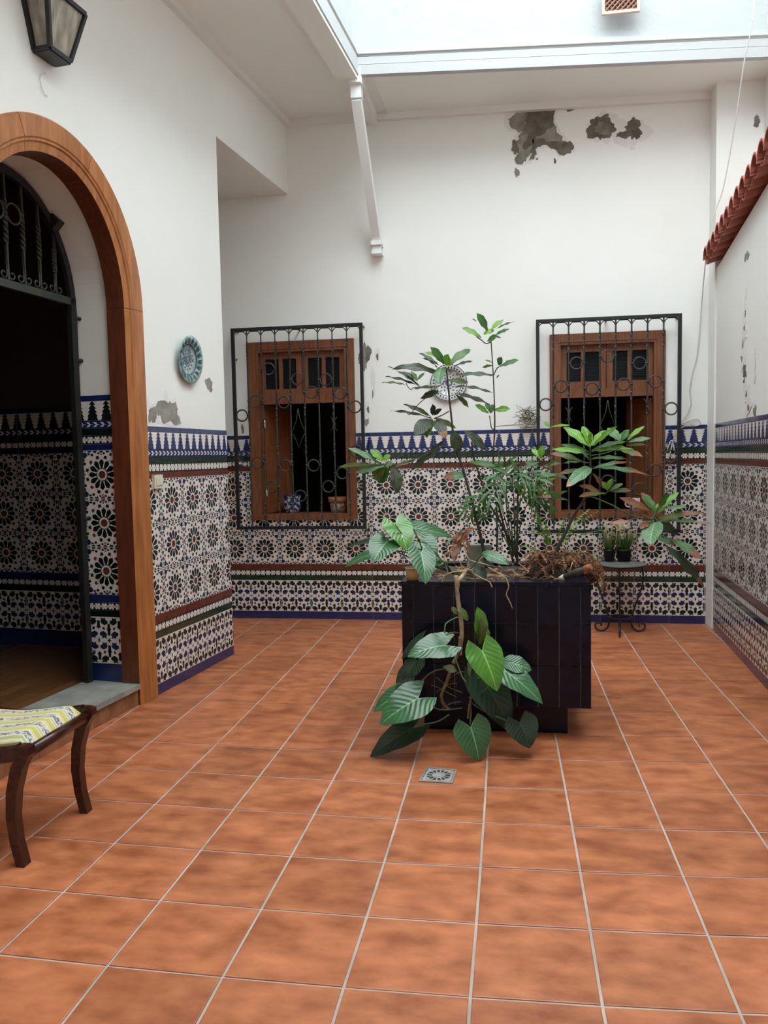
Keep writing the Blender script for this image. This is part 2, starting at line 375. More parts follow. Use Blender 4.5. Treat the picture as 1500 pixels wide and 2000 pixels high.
# colours: 0 white 1 dark 2 blue 3 red 4 green ; unit tile -.5...5
def sc2(p, k):
    cx = sum(q[0] for q in p) / len(p); cy = sum(q[1] for q in p) / len(p)
    return [(cx + (x - cx) * k, cy + (y - cy) * k) for x, y in p]
def star_polys():
    P = [(3, ngon(0, 0, .082, 12))]
    for k in range(12):
        a = k * math.pi / 6
        P.append((1, rot2([(.120, -.014), (.120, .014), (.225, .052), (.275, .054), (.325, 0), (.275, -.054), (.225, -.052)], a)))
        b = a + math.pi / 12
        P.append((1, rot2([(.098, 0), (.130, .014), (.155, 0), (.130, -.014)], b)))
        P.append((3 if k % 3 == 1 else 1, rot2([(.322, 0), (.352, .038), (.398, .030), (.398, -.030), (.352, -.038)], b)))
        P.append((3, rot2([(.315, .050), (.345, .038), (.350, .062)], a))); P.append((3, rot2([(.315, -.050), (.350, -.062), (.345, -.038)], a)))
    for q in range(4):
        A = q * math.pi / 2
        P.append((3, rot2(ngon(.5, 0, .055, 8, .39), A)))
        P.append((3, rot2(ngon(.5, .5, .055, 8, .39), A)))
        P.append((2, rot2(sc2([(.345, .395), (.395, .345), (.445, .370), (.450, .450), (.370, .445)], 1.18), A)))
        P.append((3, rot2([(.395, 0), (.42, .025), (.435, 0), (.42, -.025)], A)))
        for sg in (1, -1):
            P.append((1, rot2(sc2([(.5, sg * .10), (.475, sg * .125), (.45, sg * .135), (.47, sg * .155), (.465, sg * .19), (.5, sg * .175), (.535, sg * .19), (.53, sg * .155), (.55, sg * .135), (.525, sg * .125)], 1.3), A)))
            P.append((2, rot2(ngon(.5, sg * .285, .052, 6), A)))
            P.append((1, rot2(sc2([(.475, sg * .37), (.49, sg * .39), (.475, sg * .41), (.525, sg * .41), (.51, sg * .39), (.525, sg * .37)], 1.3), A)))
            P.append((1, rot2(sc2([(.42, sg * .065), (.44, sg * .04), (.455, sg * .065), (.44, sg * .09)], 1.5), A)))
            P.append((1, rot2(sc2([(.40, sg * .20), (.43, sg * .215), (.42, sg * .25), (.385, sg * .235)], 1.5), A)))
            P.append((1, rot2(sc2([(.41, sg * .29), (.435, sg * .285), (.44, sg * .32), (.42, sg * .33)], 1.6), A)))
    return P
def lace_polys():
    P = []; bt = [(-.030, -.07), (.030, -.07), (.034, .03), (.052, .055), (.022, .07), (0, .10), (-.022, .07), (-.052, .055), (-.034, .03)]
    ar = [(-.085, -.035), (-.01, -.075), (.055, -.04), (.085, .01), (.055, .02), (.075, .075), (.02, .055), (-.03, .075), (-.03, .035), (-.075, .01)]
    def put(sh, x, y, a=0, c=1, fl=1, s=1): P.append((c, [(x + q[0], y + q[1]) for q in rot2([(px * fl * s, py * s) for px, py in sh], a)]))
    for ox in (-.5, 0, .5):
        for sg in (1, -1):
            r = 0 if sg == 1 else math.pi
            put(bt, ox, sg * .285, r + math.pi); put(bt, ox, sg * .20 + 0, 0) if False else None
        put(ngon(0, 0, .042, 8, 0), ox + .25, 0, 0, 3, 1, 1) if False else None
    for k in range(-1, 2):
        X = k * .5
        for sg in (1, -1):
            put(bt, X, sg * .185, 0 if sg > 0 else math.pi, 1, 1, 1.12)
            put(bt, X + .25, sg * .345, math.pi if sg > 0 else 0, 1, 1, 1.12)
            for f in (1, -1):
                put(ar, X + f * .115, sg * .405, 0, 1, f, 1.12) if sg > 0 else put([(a_, -b_) for a_, b_ in ar], X + f * .115, sg * .405, 0, 1, f, 1.12)
                if sg > 0: put([(a_, -b_) for a_, b_ in ar], X + .25 + f * .115, sg * .12, 0, 2, f, 1.12)
                else: put(ar, X + .25 + f * .115, sg * .12, 0, 2, f, 1.12)
                put([(-.035, -.03), (.02, -.03), (.04, .03), (-.015, .03)], X + f * .125, sg * .255, 0, 1 if k else 3, f * sg)
        put([(-.028, 0), (0, -.065), (.028, 0), (0, .065)], X + .25, 0, 0, 3)
        put([(-.055, 0), (-.02, -.02), (0, -.055), (.02, -.02), (.055, 0), (.02, .02), (0, .055), (-.02, .02)], X, 0)
    return P
def chain_polys(h, wdt, per):                # white knots on black; aspect-corrected units (metres)
    P = []; st = wdt / per
    for k in range(per + 1):
        x = -wdt / 2 + k * st
        for sx in (-1, 1):
            for sy in (-1, 1): P.append((0, ngon(x + st / 2 + sx * st * .20, sy * h * .21, st * .20, 6, .5, h * .19)))
        P.append((0, ngon(x + st / 2, 0, st * .2, 4, 0, h * .16)))
        P.append((0, ngon(x, 0, st * .22, 4, 0, h * .16)))
    return P
def tree_polys(h, wdt, per=3):               # stepped white cones hanging down between the trees
    P = []; st = wdt / per
    for k in range(per):
        x = -wdt / 2 + (k + .5) * st
        for i in range(5):
            z1 = h / 2 - i * h / 5; z0 = z1 - h / 5; a = st * (.48, .42, .35, .28, .20)[i]; b = st * (.25, .21, .16, .11, .10)[i]
            P.append((0, [(x - b, z0), (x + b, z0), (x + a, z1 - .0), (x - a, z1)]))
    return P
def chev_polys(h, wdt, per=6):
    P = []; st = wdt / per
    for k in range(per):
        x = -wdt / 2 + k * st
        P.append((0, [(x, h * .30), (x + st * .45, h * .30), (x + st * .62, h * .06), (x + st * .30, h * .06)]))
        P.append((0, [(x, -h * .30), (x + st * .30, -h * .06), (x + st * .62, -h * .06), (x + st * .45, -h * .30)]))
        P.append((0, [(x + st * .45, -h * .08), (x + st * 1.0, 0), (x + st * .45, h * .08)]))
    return P
CACHE = {}
def tile_mesh(kind, W, H, c, mats):           # c: clip rect in metres from the tile centre
    key = (kind, round(W, 4), round(H, 4), tuple(round(x, 3) for x in c), tuple(m.name for m in mats))
    if key in CACHE: return CACHE[key]
    a, b, z0, z1 = c; g = .0008; mb = Mesh(); T = .007
    base = {'star': 0, 'lace': 0, 'chain': 1, 'tree': 2, 'treed': 1, 'chev': 2, 'blue': 2, 'red': 3, 'green': 4, 'black': 1}[kind]
    A, B, Z0, Z1 = a + g, b - g, z0 + g, z1 - g; e = .0012
    mb.face([(A + e, -T, Z0 + e), (B - e, -T, Z0 + e), (B - e, -T, Z1 - e), (A + e, -T, Z1 - e)], base)
    for q in ([(A, 0), (B, 0)],): pass
    fr = [(A + e, Z0 + e), (B - e, Z0 + e), (B - e, Z1 - e), (A + e, Z1 - e)]; bk = [(A, Z0), (B, Z0), (B, Z1), (A, Z1)]
    for i in range(4):
        j = (i + 1) % 4
        mb.face([(fr[i][0], -T, fr[i][1]), (bk[i][0], -T + e, bk[i][1]), (bk[j][0], -T + e, bk[j][1]), (fr[j][0], -T, fr[j][1])], base)
        mb.face([(bk[i][0], -T + e, bk[i][1]), (bk[i][0], 0, bk[i][1]), (bk[j][0], 0, bk[j][1]), (bk[j][0], -T + e, bk[j][1])], base)
    P = []
    if kind == 'star': P = [(m_, [(x * W, y * H) for x, y in p]) for m_, p in star_polys()]
    elif kind == 'lace': P = [(m_, [(x * W, y * H) for x, y in p]) for m_, p in lace_polys()]
    elif kind == 'chain': P = chain_polys(H, W, 6)
    elif kind in ('tree', 'treed'): P = tree_polys(H, W)
    elif kind == 'chev': P = chev_polys(H, W)
    for m_, p in P:
        p = clip(p, A + e, B - e, Z0 + e, Z1 - e)
        if not p: continue
        ar = sum(p[i - 1][0] * p[i][1] - p[i][0] * p[i - 1][1] for i in range(len(p)))
        if ar < 0: p = p[::-1]
        mb.face([(x, -T - .0005, y) for x, y in p], m_)
    me = mb.mesh(kind, mats); CACHE[key] = me; return me
TNAV2 = mat('azulejo_navy', (.011, .020, .062), .2)
AZ5 = [TWHITE, TDARK, TBLUE, TRED, TGREEN]; AZN = [TWHITE, TDARK, TNAV2, TRED, TGREEN]
BACKG = [('blue', 0, .067), ('lace', .067, .346), ('green', .346, .387), ('chain', .387, .440), ('red', .440, .490)]
TOPG = [('red', 1.322, 1.362), ('chain', 1.362, 1.417), ('green', 1.417, 1.455), ('chev', 1.455, 1.500), ('tree', 1.500, 1.607), ('blue', 1.607, 1.640)]
STARS = [('star', .490 + .27733 * i, .490 + .27733 * (i + 1)) for i in range(3)]
NM = {'star': 'star_tile', 'lace': 'lace_tile', 'chain': 'border_tile', 'red': 'border_tile', 'green': 'border_tile', 'blue': 'border_tile', 'black': 'border_tile', 'tree': 'tree_tile', 'treed': 'tree_tile', 'chev': 'arrow_tile'}
def dado(fr, s0, s1, cen_, pitch, parent, rows, holes=(), mats=AZ5, joint0=None, lift=0):
    j0 = cen_ - pitch / 2
    k0 = math.floor((s0 - j0) / pitch)
    for kind, z0, z1 in rows:
        k = k0
        while j0 + k * pitch < s1 - 1e-4:
            a, b = j0 + k * pitch, j0 + (k + 1) * pitch; cx, cz = (a + b) / 2, (z0 + z1) / 2; k += 1
            A, B = max(a, s0), min(b, s1)
            if B - A < .004: continue
            pieces = [(A, B, z0, z1)]
            for h in holes:
                np_ = []
                for p in pieces:
                    x0, x1, y0, y1 = p
                    ix0, ix1, iy0, iy1 = max(x0, h[0]), min(x1, h[1]), max(y0, h[2]), min(y1, h[3])
                    if ix0 >= ix1 or iy0 >= iy1: np_.append(p); continue
                    if x0 < ix0: np_.append((x0, ix0, y0, y1))
                    if ix1 < x1: np_.append((ix1, x1, y0, y1))
                    if y0 < iy0: np_.append((ix0, ix1, y0, iy0))
                    if iy1 < y1: np_.append((ix0, ix1, iy1, y1))
                pieces = np_
            for p in pieces:
                if p[1] - p[0] < .006 or p[3] - p[2] < .006: continue
                me = tile_mesh(kind, pitch, z1 - z0, (p[0] - cx, p[1] - cx, p[2] - cz, p[3] - cz), AZN if kind in ('star', 'lace') else mats)
                M = fr.M @ Mx.Translation((cx, -lift, cz))
                link(NM[kind], me, parent, M=M)
ALLR = BACKG + STARS + TOPG
dado(FB, -1.42, 3.082, .437, .2773, wall_back, ALLR, holes=[W1, W2])
dado(FL, -.035, 1.022, .242, .2593, wall_left, ALLR)
dado(FR_, .004, 3.4, .142, .2773, wall_right, ALLR)
JR = [('blue', .125, .235), ('lace', .235, .515), ('green', .515, .555), ('chain', .555, .603), ('blue', .603, .648)] + [('star', .648 + .2835 * i, .648 + .2835 * (i + 1)) for i in range(3)] + \
     [('blue', 1.4985, 1.535), ('chain', 1.535, 1.585), ('black', 1.585, 1.625), ('chev', 1.625, 1.672), ('treed', 1.672, 1.785), ('blue', 1.785, 1.818)]
AZJ = [TWHITE, TDARK, TBLUE, TRED, TDARK]
dado(FJ, -.328, -.085, -.188, .28, wall_left, JR, mats=AZJ)
dado(FH, -2.6, -.335, -.93, .305, wall_hall, JR, mats=AZJ)

# ------------------------------------------------ floor tiles
CO = [[0.0059, -0.0309], [0.0098, 0.0046], [-0.0084, 0.0254], [-0.0117, 0.002], [-0.0186, 0.0003], [0.0096, 0.0329], [0.0185, -0.0074], [-0.0065, 0.0648], [-0.0041, 0.0027], [0.0244, 0.0081]]
def corner(c, j):                              # the hand-laid grid is not quite regular
    cc = (min(max(c, -1), 8.3) - 3.5) / 5; jj = (min(max(j, 0), 13) - 6.5) / 7
    f = [cc ** a * jj ** b for a in range(4) for b in range(4 - a)]
    return (c * .34 + sum(f[i] * CO[i][0] for i in range(10)), -j * .34 + sum(f[i] * CO[i][1] for i in range(10)))
mb = Mesh(); mb.box((-4.3, -8.2, -.08), (3.8, .5, -.0035)); floor = struct('floor', mb, [GROUT])
g = .0045; rest = Mesh()
for j in range(-1, 23):
    for c in range(-6, 11):
        q = [corner(c, j + 1), corner(c + 1, j + 1), corner(c + 1, j), corner(c, j)]
        if j == -1: q[2] = (q[2][0], .335); q[3] = (q[3][0], .335)
        cx = sum(p[0] for p in q) / 4; cy = sum(p[1] for p in q) / 4
        wl = -.656 + (cy + 1.961) * .1219
        if cy < -1.0 and max(p[0] for p in q) < wl: continue
        if cy >= -1.0 and cx < -2.1: continue
        if min(p[0] for p in q) > 3.1 + (cy - .15) * .0598 + .05: continue
        ins = [(x + (g if i in (0, 3) else -g), y + (g if i in (0, 1) else -g)) for i, (x, y) in enumerate(q)]
        tgt = Mesh() if j < 15 else rest
        dz = random.uniform(-.0005, .0008); e = .003; b = [V((x - cx, y - cy, -.0035)) for x, y in ins]; t = [V((x - cx, y - cy, dz - .0012)) for x, y in ins]
        t2 = [V((x - cx + (e if i in (0, 3) else -e), y - cy + (e if i in (0, 1) else -e), dz)) for i, (x, y) in enumerate(ins)]
        if tgt is rest: off = V((cx, cy, 0)); b = [p + off for p in b]; t = [p + off for p in t]; t2 = [p + off for p in t2]
        tgt.face(t2)
        for i in range(4):
            k = (i + 1) % 4; tgt.face([t2[i], t[i], t[k], t2[k]]); tgt.face([t[i], b[i], b[k], t[k]])
        if tgt is not rest: tgt.obj('floor_tile', [TERRA], floor).matrix_basis = Mx.Translation((cx, cy, 0))
o = rest.obj('floor_tile_rows', [TERRA], floor); o['kind'] = 'stuff'

# ------------------------------------------------ plaster damage (patches with outlines of their own)
def blob(fr, s, z, rs, rz, m, seed, n=34, jag=.28, off=.002, name='plaster_patch', parent=None, th=.002):
    rnd = random.Random(seed); ph = [rnd.uniform(0, 6.28) for _ in range(6)]; P = []
    for k in range(n):
        a = 2 * math.pi * k / n
        r = 1 + jag * (.5 * math.sin(2 * a + ph[0]) + .4 * math.sin(3 * a + ph[1]) + .35 * math.sin(5 * a + ph[2]) + .25 * math.sin(9 * a + ph[3])) + rnd.uniform(-.12, .12)
        P.append((s + rs * r * math.cos(a), z + rz * r * math.sin(a)))
    return patch(fr, P, m, off, name, parent, th)
def patch(fr, P, m, off=.002, name='plaster_patch', parent=None, th=.002):
    cx = sum(p[0] for p in P) / len(P); cz = sum(p[1] for p in P) / len(P); mb = Mesh()
    rj = random.Random(int(abs(cx) * 1e4)); Q = []
    for i in range(len(P)):
        a, b = P[i], P[(i + 1) % len(P)]; L_ = math.hypot(b[0] - a[0], b[1] - a[1])
        for k in range(4): Q.append((a[0] + (b[0] - a[0]) * k / 4 + (rj.uniform(-.16, .16) * L_ if k else 0), a[1] + (b[1] - a[1]) * k / 4 + (rj.uniform(-.16, .16) * L_ if k else 0)))
    P = Q
    if sum(P[i - 1][0] * P[i][1] - P[i][0] * P[i - 1][1] for i in range(len(P))) < 0: P = P[::-1]
    mb.face([fr.P(a[0], a[1], off) for a in P])
    for i in range(len(P)):
        a, b = P[i], P[(i + 1) % len(P)]
        mb.face([fr.P(a[0], a[1], off), fr.P(a[0], a[1], off - th), fr.P(b[0], b[1], off - th), fr.P(b[0], b[1], off)])
    return mb.obj(name, [m], parent)
def bpt(px, py):                               # s,z on the back wall plane for a photo pixel
    p = pix(px, py, .34); return (p.x, p.z)
def zoomP(pts, ox, oy, k): return [bpt(ox + x / k, oy + y / k) for x, y in pts]
big = [(680, 360), (715, 338), (760, 335), (845, 328), (838, 370), (848, 400), (878, 435), (898, 450), (900, 475), (870, 482), (848, 492), (838, 468), (812, 458), (785, 465), (770, 500), (745, 515), (720, 520), (708, 505), (716, 480), (708, 440), (715, 410), (690, 408), (676, 385)]
patch(FB, zoomP(big, 560, 0, 1.596), FLAKE, .0016, 'plaster_patch', wall_back)
patch(FB, zoomP([(690, 372), (745, 340), (800, 345), (840, 400), (870, 440), (895, 460), (880, 478), (840, 470), (800, 452), (770, 470), (745, 505), (716, 512), (716, 440), (735, 410), (700, 400)], 560, 0, 1.596), MORT, .0026, 'render_patch', wall_back)
patch(FB, zoomP([(745, 338), (842, 330), (832, 372), (830, 395), (800, 420), (775, 425), (770, 450), (745, 470), (735, 455), (752, 420), (738, 400), (748, 365)], 560, 0, 1.596), MORTB, .0036, 'render_patch', wall_back)
patch(FB, zoomP([(768, 432), (800, 430), (860, 445), (884, 440), (896, 460), (884, 478), (850, 484), (838, 466), (805, 450), (782, 458), (772, 495), (755, 502), (765, 460)], 560, 0, 1.596), MORTB, .0036, 'render_patch', wall_back)
for (x, y, rx, ry, m_, sd) in ((882, 337, 13, 11, MORTB, 1), (985, 395, 42, 42, FLAKE, 2), (980, 398, 36, 36, MORTB, 3), (984, 400, 19, 20, MORT, 12), (1070, 415, 46, 44, FLAKE, 4), (1082, 400, 22, 27, MORTB, 5), (1052, 420, 24, 9, MORTB, 6), (718, 538, 7, 13, MORT, 7), (780, 496, 3, 3, MORTB, 8), (836, 502, 3, 8, MORTB, 9), (712, 460, 10, 20, MORTB, 10)):
    c = bpt(560 + x / 1.596, y / 1.596); blob(FB, c[0], c[1], rx / 1.596 / 227, ry / 1.596 / 227, m_, sd, off=.0016 + (.001 if m_ is not FLAKE else 0) + .0002 * sd, parent=wall_back, name='plaster_patch' if m_ is FLAKE else 'render_patch')
# beside the left window
for (x, y, rx, ry, m_, sd) in ((710, 697, 7, 30, MORT, 21), (719, 690, 6, 14, MORTB, 22), (737, 693, 5, 14, FLAKE, 23), (737, 697, 2.5, 6, MORTB, 24), (729, 745, 4, 32, FLAKE, 25), (718, 805, 6, 18, FLAKE, 26), (719, 800, 2.5, 6, MORTB, 27), (716, 825, 4, 8, MORT, 28), (474, 833, 5, 14, FLAKE, 29), (474, 838, 3, 9, MORT, 30), (462, 703, 2, 3, MORTB, 31), (728, 770, 1, 9, MORTB, 32)):
    c = bpt(x, y); blob(FB, c[0], c[1], rx / 227, ry / 227, m_, sd, n=26, off=.0018 + .0001 * (sd - 20), parent=wall_back, name='plaster_patch' if m_ is FLAKE else 'render_patch')
# above the dado on the left wall (photo zoom 4.545 from 270,620)
def lpt(px, py):
    d = R0 * ((px - 750) / FPX) + R1 * ((py - 1000) / FPX) + R2; t = (FL.o - CAM).dot(FL.n) / d.dot(FL.n); q = CAM + d * t - FL.o; return (q.dot(FL.u), q.z)
def lz(pts): return [lpt(270 + x / 4.545, 620 + y / 4.545) for x, y in pts]
patch(FL, lz([(75, 935), (72, 860), (80, 790), (75, 720), (90, 700), (100, 780), (130, 770), (150, 760), (180, 745), (215, 730), (238, 640), (258, 650), (268, 730), (300, 740), (320, 720), (345, 755), (350, 810), (370, 860), (385, 945), (230, 950)]), FLAKE, .0016, 'plaster_patch', wall_left)
patch(FL, lz([(88, 925), (90, 830), (105, 800), (150, 790), (165, 760), (215, 745), (245, 740), (290, 760), (330, 745), (345, 800), (340, 850), (365, 900), (378, 942), (240, 940), (210, 935), (200, 880), (160, 860), (150, 930)]), MORT, .0028, 'render_patch', wall_left)
blob(FL, *lpt(270 + 628 / 4.545, 620 + 595 / 4.545), .045, .045, MORT, 40, off=.0025, parent=wall_left, name='render_patch')
def rpt(px, py):
    d = R0 * ((px - 750) / FPX) + R1 * ((py - 1000) / FPX) + R2; t = (FR_.o - CAM).dot(FR_.n) / d.dot(FR_.n); q = CAM + d * t - FR_.o; return (q.dot(FR_.u), q.z)
for i, (x, y, a, b, m_) in enumerate(((1459, 500, .05, .03, MORT), (1456, 620, .05, .12, FLAKE), (1453, 660, .06, .16, FLAKE), (1453, 690, .05, .10, FLAKE), (1455, 728, .04, .05, MORTB), (1459, 765, .08, .08, FLAKE), (1463, 790, .07, .07, FLAKE), (1475, 802, .03, .035, MORT), (1457, 585, .015, .06, FLAKE), (1475, 710, .02, .09, FLAKE), (1457, 612, .012, .02, MORTB), (1455, 640, .015, .02, MORT), (1452, 672, .02, .03, MORT), (1454, 745, .012, .012, MORTB), (1459, 770, .02, .015, MORTB), (1463, 796, .02, .02, MORTB), (1450, 700, .02, .02, MORT))):
    s_, z_ = rpt(x, y); blob(FR_, s_, z_, a, b, m_, 60 + i, n=26, jag=.5, off=.003 + .0002 * i, parent=wall_right, name='plaster_patch' if m_ is FLAKE else 'render_patch', th=.003)
for (x, y, a, b) in ((1478, 237, .05, .03),):
    p = pix(x, y, .15); blob(Fr((0, .15, 0), (0, -1, 0)), p.x, p.z, .025, .04, MORT, 77, off=.002, parent=pier, name='render_patch')

# ------------------------------------------------ windows
def window(n, W, leaf_side, rail_z, frame_mats=(WOODW,)):
    r = bpy.data.objects.new('window_%d' % n, None); col.objects.link(r); r['kind'] = 'structure'; r.location = ((W[0] + W[1]) / 2, .34, W[2]); WM[r.name] = Mx.Translation(r.location)
    x0, x1, z0, z1 = W; t = .068
    mb = Mesh()
    for a in (((x0, .315, z0), (x0 + t, .40, z1)), ((x1 - t, .315, z0), (x1, .40, z1)), ((x0 + t, .315, z1 - t), (x1 - t, .40, z1)), ((x0 + t, .315, z0), (x1 - t, .44, z0 + .055)),
              ((x0 + t, .322, z0 + .055), (x0 + t + .022, .42, z1 - t)), ((x1 - t - .022, .322, z0 + .055), (x1 - t, .42, z1 - t)), ((x0 + t + .022, .322, z1 - t - .022), (x1 - t - .022, .42, z1 - t))): mb.box(*a)
    mb.obj('window_frame', [WOODW], r)
    mb = Mesh(); mb.box((x0 + .04, .40, z0 + .02), (x1 - .04, .70, z0 + .045)); mb.obj('window_sill', [WOODW], r)
    # two small louvred shutters above the rail
    xa, xb = x0 + t + .022, x1 - t - .022; zt = z1 - t - .022; xm = (xa + xb) / 2
    mb = Mesh(); mb.box((xa, .36, rail_z - .075), (xb, .41, rail_z)); mb.obj('rail', [WOODW], r)
    for a, b in ((xa, xm - .003), (xm + .003, xb)):
        mb = Mesh(); st = .05; m2 = (a + b) / 2
        mb.box((a, .37, rail_z), (a + st, .40, zt)); mb.box((b - st, .37, rail_z), (b, .40, zt)); mb.box((m2 - .017, .37, rail_z), (m2 + .017, .40, zt))
        for c, d in ((a + st, m2 - .017), (m2 + .017, b - st)):
            mb.box((c, .37, rail_z), (d, .40, rail_z + .055)); mb.box((c, .37, zt - .055), (d, .40, zt))
        sh = mb.obj('shutter', [WOODW], r)
        mb = Mesh()
        for c, d in ((a + st, m2 - .017), (m2 + .017, b - st)):
            z = rail_z + .06
            while z < zt - .06:
                mb.grid([[V((c, .378, z)), V((d, .378, z))], [V((c, .392, z + .014)), V((d, .392, z + .014))]], smooth=False); z += .0135
            mb.box((c, .393, rail_z + .05), (d, .396, zt - .05))
        mb.obj('louvre', [mat('dark_louvre', (.02, .022, .026), .4)], sh)
    # casement leaf swung into the room
    hx = xa if leaf_side < 0 else xb; ang = math.radians(68)
    M = Mx.Translation((hx, .41, 0)) @ Mx.Rotation(ang if leaf_side < 0 else math.pi - ang, 4, 'Z')
    mb = Mesh(); Lw = (xb - xa) / 2; lz0, lz1 = z0 + .06, rail_z - .08
    for a in (((0, -.02, lz0), (.055, .02, lz1)), ((Lw - .055, -.02, lz0), (Lw, .02, lz1)), ((.055, -.02, lz0), (Lw - .055, .02, lz0 + .06)), ((.055, -.02, lz1 - .06), (Lw - .055, .02, lz1)), ((.055, -.008, lz0 + .06), (Lw - .055, .008, lz1 - .06))): mb.box(*a, M=M)
    lf = mb.obj('casement', [WOODW], r)
    mb = Mesh()
    for z in (lz0 + .15, lz1 - .2): mb.tube([M @ V((-.004, -.024, z)), M @ V((-.004, -.024, z + .07))], .008, n=6)
    mb.obj('hinge', [CREAM], lf)
    return r
window(1, W1, -1, 1.985); window(2, W2, 1, 1.965)

# ------------------------------------------------ iron window grilles
def grille(px_tl, px_br, Y, nb, rings, stars, lyre, label, cat='grille'):
    p0 = pix(*px_tl, Y); p1 = pix(*px_br, Y); x0, x1, z1, z0 = p0.x, p1.x, p0.z, p1.z
    r = root('window_grille', ((x0 + x1) / 2, .34, z0), label, cat, 'iron grilles over the back wall windows')
    mb = Mesh(); h = .0135
    for a in (((x0 - h, Y - h, z0 - h), (x0 + h, Y + h, z1 + h)), ((x1 - h, Y - h, z0 - h), (x1 + h, Y + h, z1 + h)), ((x0 + h, Y - h, z1 - h), (x1 - h, Y + h, z1 + h)), ((x0 + h, Y - h, z0 - h), (x1 - h, Y + h, z0 + h))): mb.box(*a)
    mb.obj('frame', [IRON], r)
    for x, z in (((x0 + x1) / 2, z1), ((x0 + x1) / 2, z0), (x1, z0 - .03), (x1, z1), (x0, z0 + .55), (x0, z1)):
        mb = Mesh(); mb.tube([(x, Y + .01, z), (x, .342, z)], .009, n=6); mb.obj('wall_anchor', [IRON], r)
    dx = (x1 - x0) / (nb + 1); rnd = random.Random(nb)
    for k in range(nb):
        x = x0 + dx * (k + 1); n = 90; pts = []; tw = []; t = 0
        zt = [(z1 - .24, z1 - .11), (z1 - .80 + .12 * (k % 2), z1 - .66 + .12 * (k % 2)), (z0 + .62 - .08 * (k % 2), z0 + .76 - .08 * (k % 2)), (z0 + .10, z0 + .24)]
        for i in range(n + 1):
            z = z0 + (z1 - z0) * i / n
            if any(a < z < b for a, b in zt): t += 1.0
            pts.append((x, Y, z)); tw.append(t)
        rr = [.0052 if not any(a < p[2] < b for a, b in zt) else .0068 for p in pts]
        mb = Mesh(); mb.tube(pts, rr, square=True, twist=tw, up=V((1, 0, 0))); mb.obj('bar', [IRONG], r)
    mb = Mesh()
    for k in range(nb + 1):                       # arched heads under the top rail
        xa, xb = x0 + dx * k, x0 + dx * (k + 1)
        mb.tube([(xa, Y, z1 - .055), (xa + .012, Y, z1 - .035), (xa + dx * .25, Y, z1 - .017), (xb - dx * .25, Y, z1 - .017), (xb - .012, Y, z1 - .035), (xb, Y, z1 - .055)], .0045, n=5)
    mb.obj('arched_head', [IRON], r)
    for (x, y) in rings:
        c = pix(x, y, Y); k = round((c.x - x0) / dx - .5); cx = x0 + dx * (k + .5); R = dx * .39
        mb = Mesh(); mb.ring((cx, Y, c.z), R, .0065, (0, 1, 0), n=22, k=6)
        mb.tube([(cx - dx / 2 - .008, Y - .004, c.z), (cx - R, Y - .004, c.z)], .009, n=6); mb.tube([(cx + R, Y - .004, c.z), (cx + dx / 2 + .008, Y - .004, c.z)], .009, n=6)
        mb.obj('ring', [IRONG], r)
    for (x, y) in stars:
        c = pix(x, y, Y); k = round((c.x - x0) / dx); cx = x0 + dx * k; mb = Mesh()
        for sx in (-1, 1):
            for sz in (-1, 1): mb.tube([(cx + sx * .028, Y - .006, c.z + sz * .060), (cx + sx * .010, Y - .006, c.z + sz * .035), (cx + sx * .006, Y - .006, c.z + sz * .010), (cx + sx * .006, Y - .006, c.z)], [.002, .004, .004, .004], n=5)
        mb.box((cx - .011, Y - .011, c.z - .006), (cx + .011, Y + .011, c.z + .006)); mb.obj('leaf_ornament', [IRONG], r)
    c = pix(*lyre, Y); k = round((c.x - x0) / dx - .5); cx = x0 + dx * (k + .5); mb = Mesh()
    for sx in (-1, 1):
        mb.tube([(cx + sx * .002, Y, c.z + .17), (cx + sx * .014, Y, c.z + .08), (cx + sx * .045, Y, c.z - .0), (cx + sx * (dx / 2 - .004), Y, c.z - .035)], .0035, n=5)
        mb.tube([(cx + sx * (dx / 2 - .004), Y, c.z - .04), (cx + sx * .028, Y, c.z - .09), (cx, Y, c.z - .17)], .0035, n=5)
    mb.obj('lyre_ornament', [IRONG], r)
    return r
z1_ = lambda L_: [(420 + x / 3.947, 600 + y / 3.947) for x, y in L_]
z2_ = lambda L_: [(1000 + x / 3, 580 + y / 3) for x, y in L_]
grille((454, 645), (713, 1030), .20, 8, z1_([(215, 835), (320, 725), (420, 475), (640, 553), (538, 733), (748, 655), (857, 558), (960, 662), (1070, 768), (235, 1150), (340, 1200), (555, 1220), (762, 1220), (975, 1280), (452, 1385), (870, 1383), (660, 1455), (1075, 1110)]), z1_([(385, 895), (912, 900)]), z1_([(650, 935)])[0], 'black wrought iron grille over the left window, fully in view left of the plants')
grille((1050, 628), (1325, 1037), .20, 8, z2_([(210, 630), (300, 522), (382, 388), (472, 537), (560, 347), (650, 512), (740, 388), (830, 495), (915, 655), (210, 1035), (915, 933), (827, 1015), (555, 1080), (755, 1125)]), z2_([(335, 690), (780, 640)]), z2_([(558, 730)])[0], 'black wrought iron grille over the right window, half hidden by the leafy shrub')

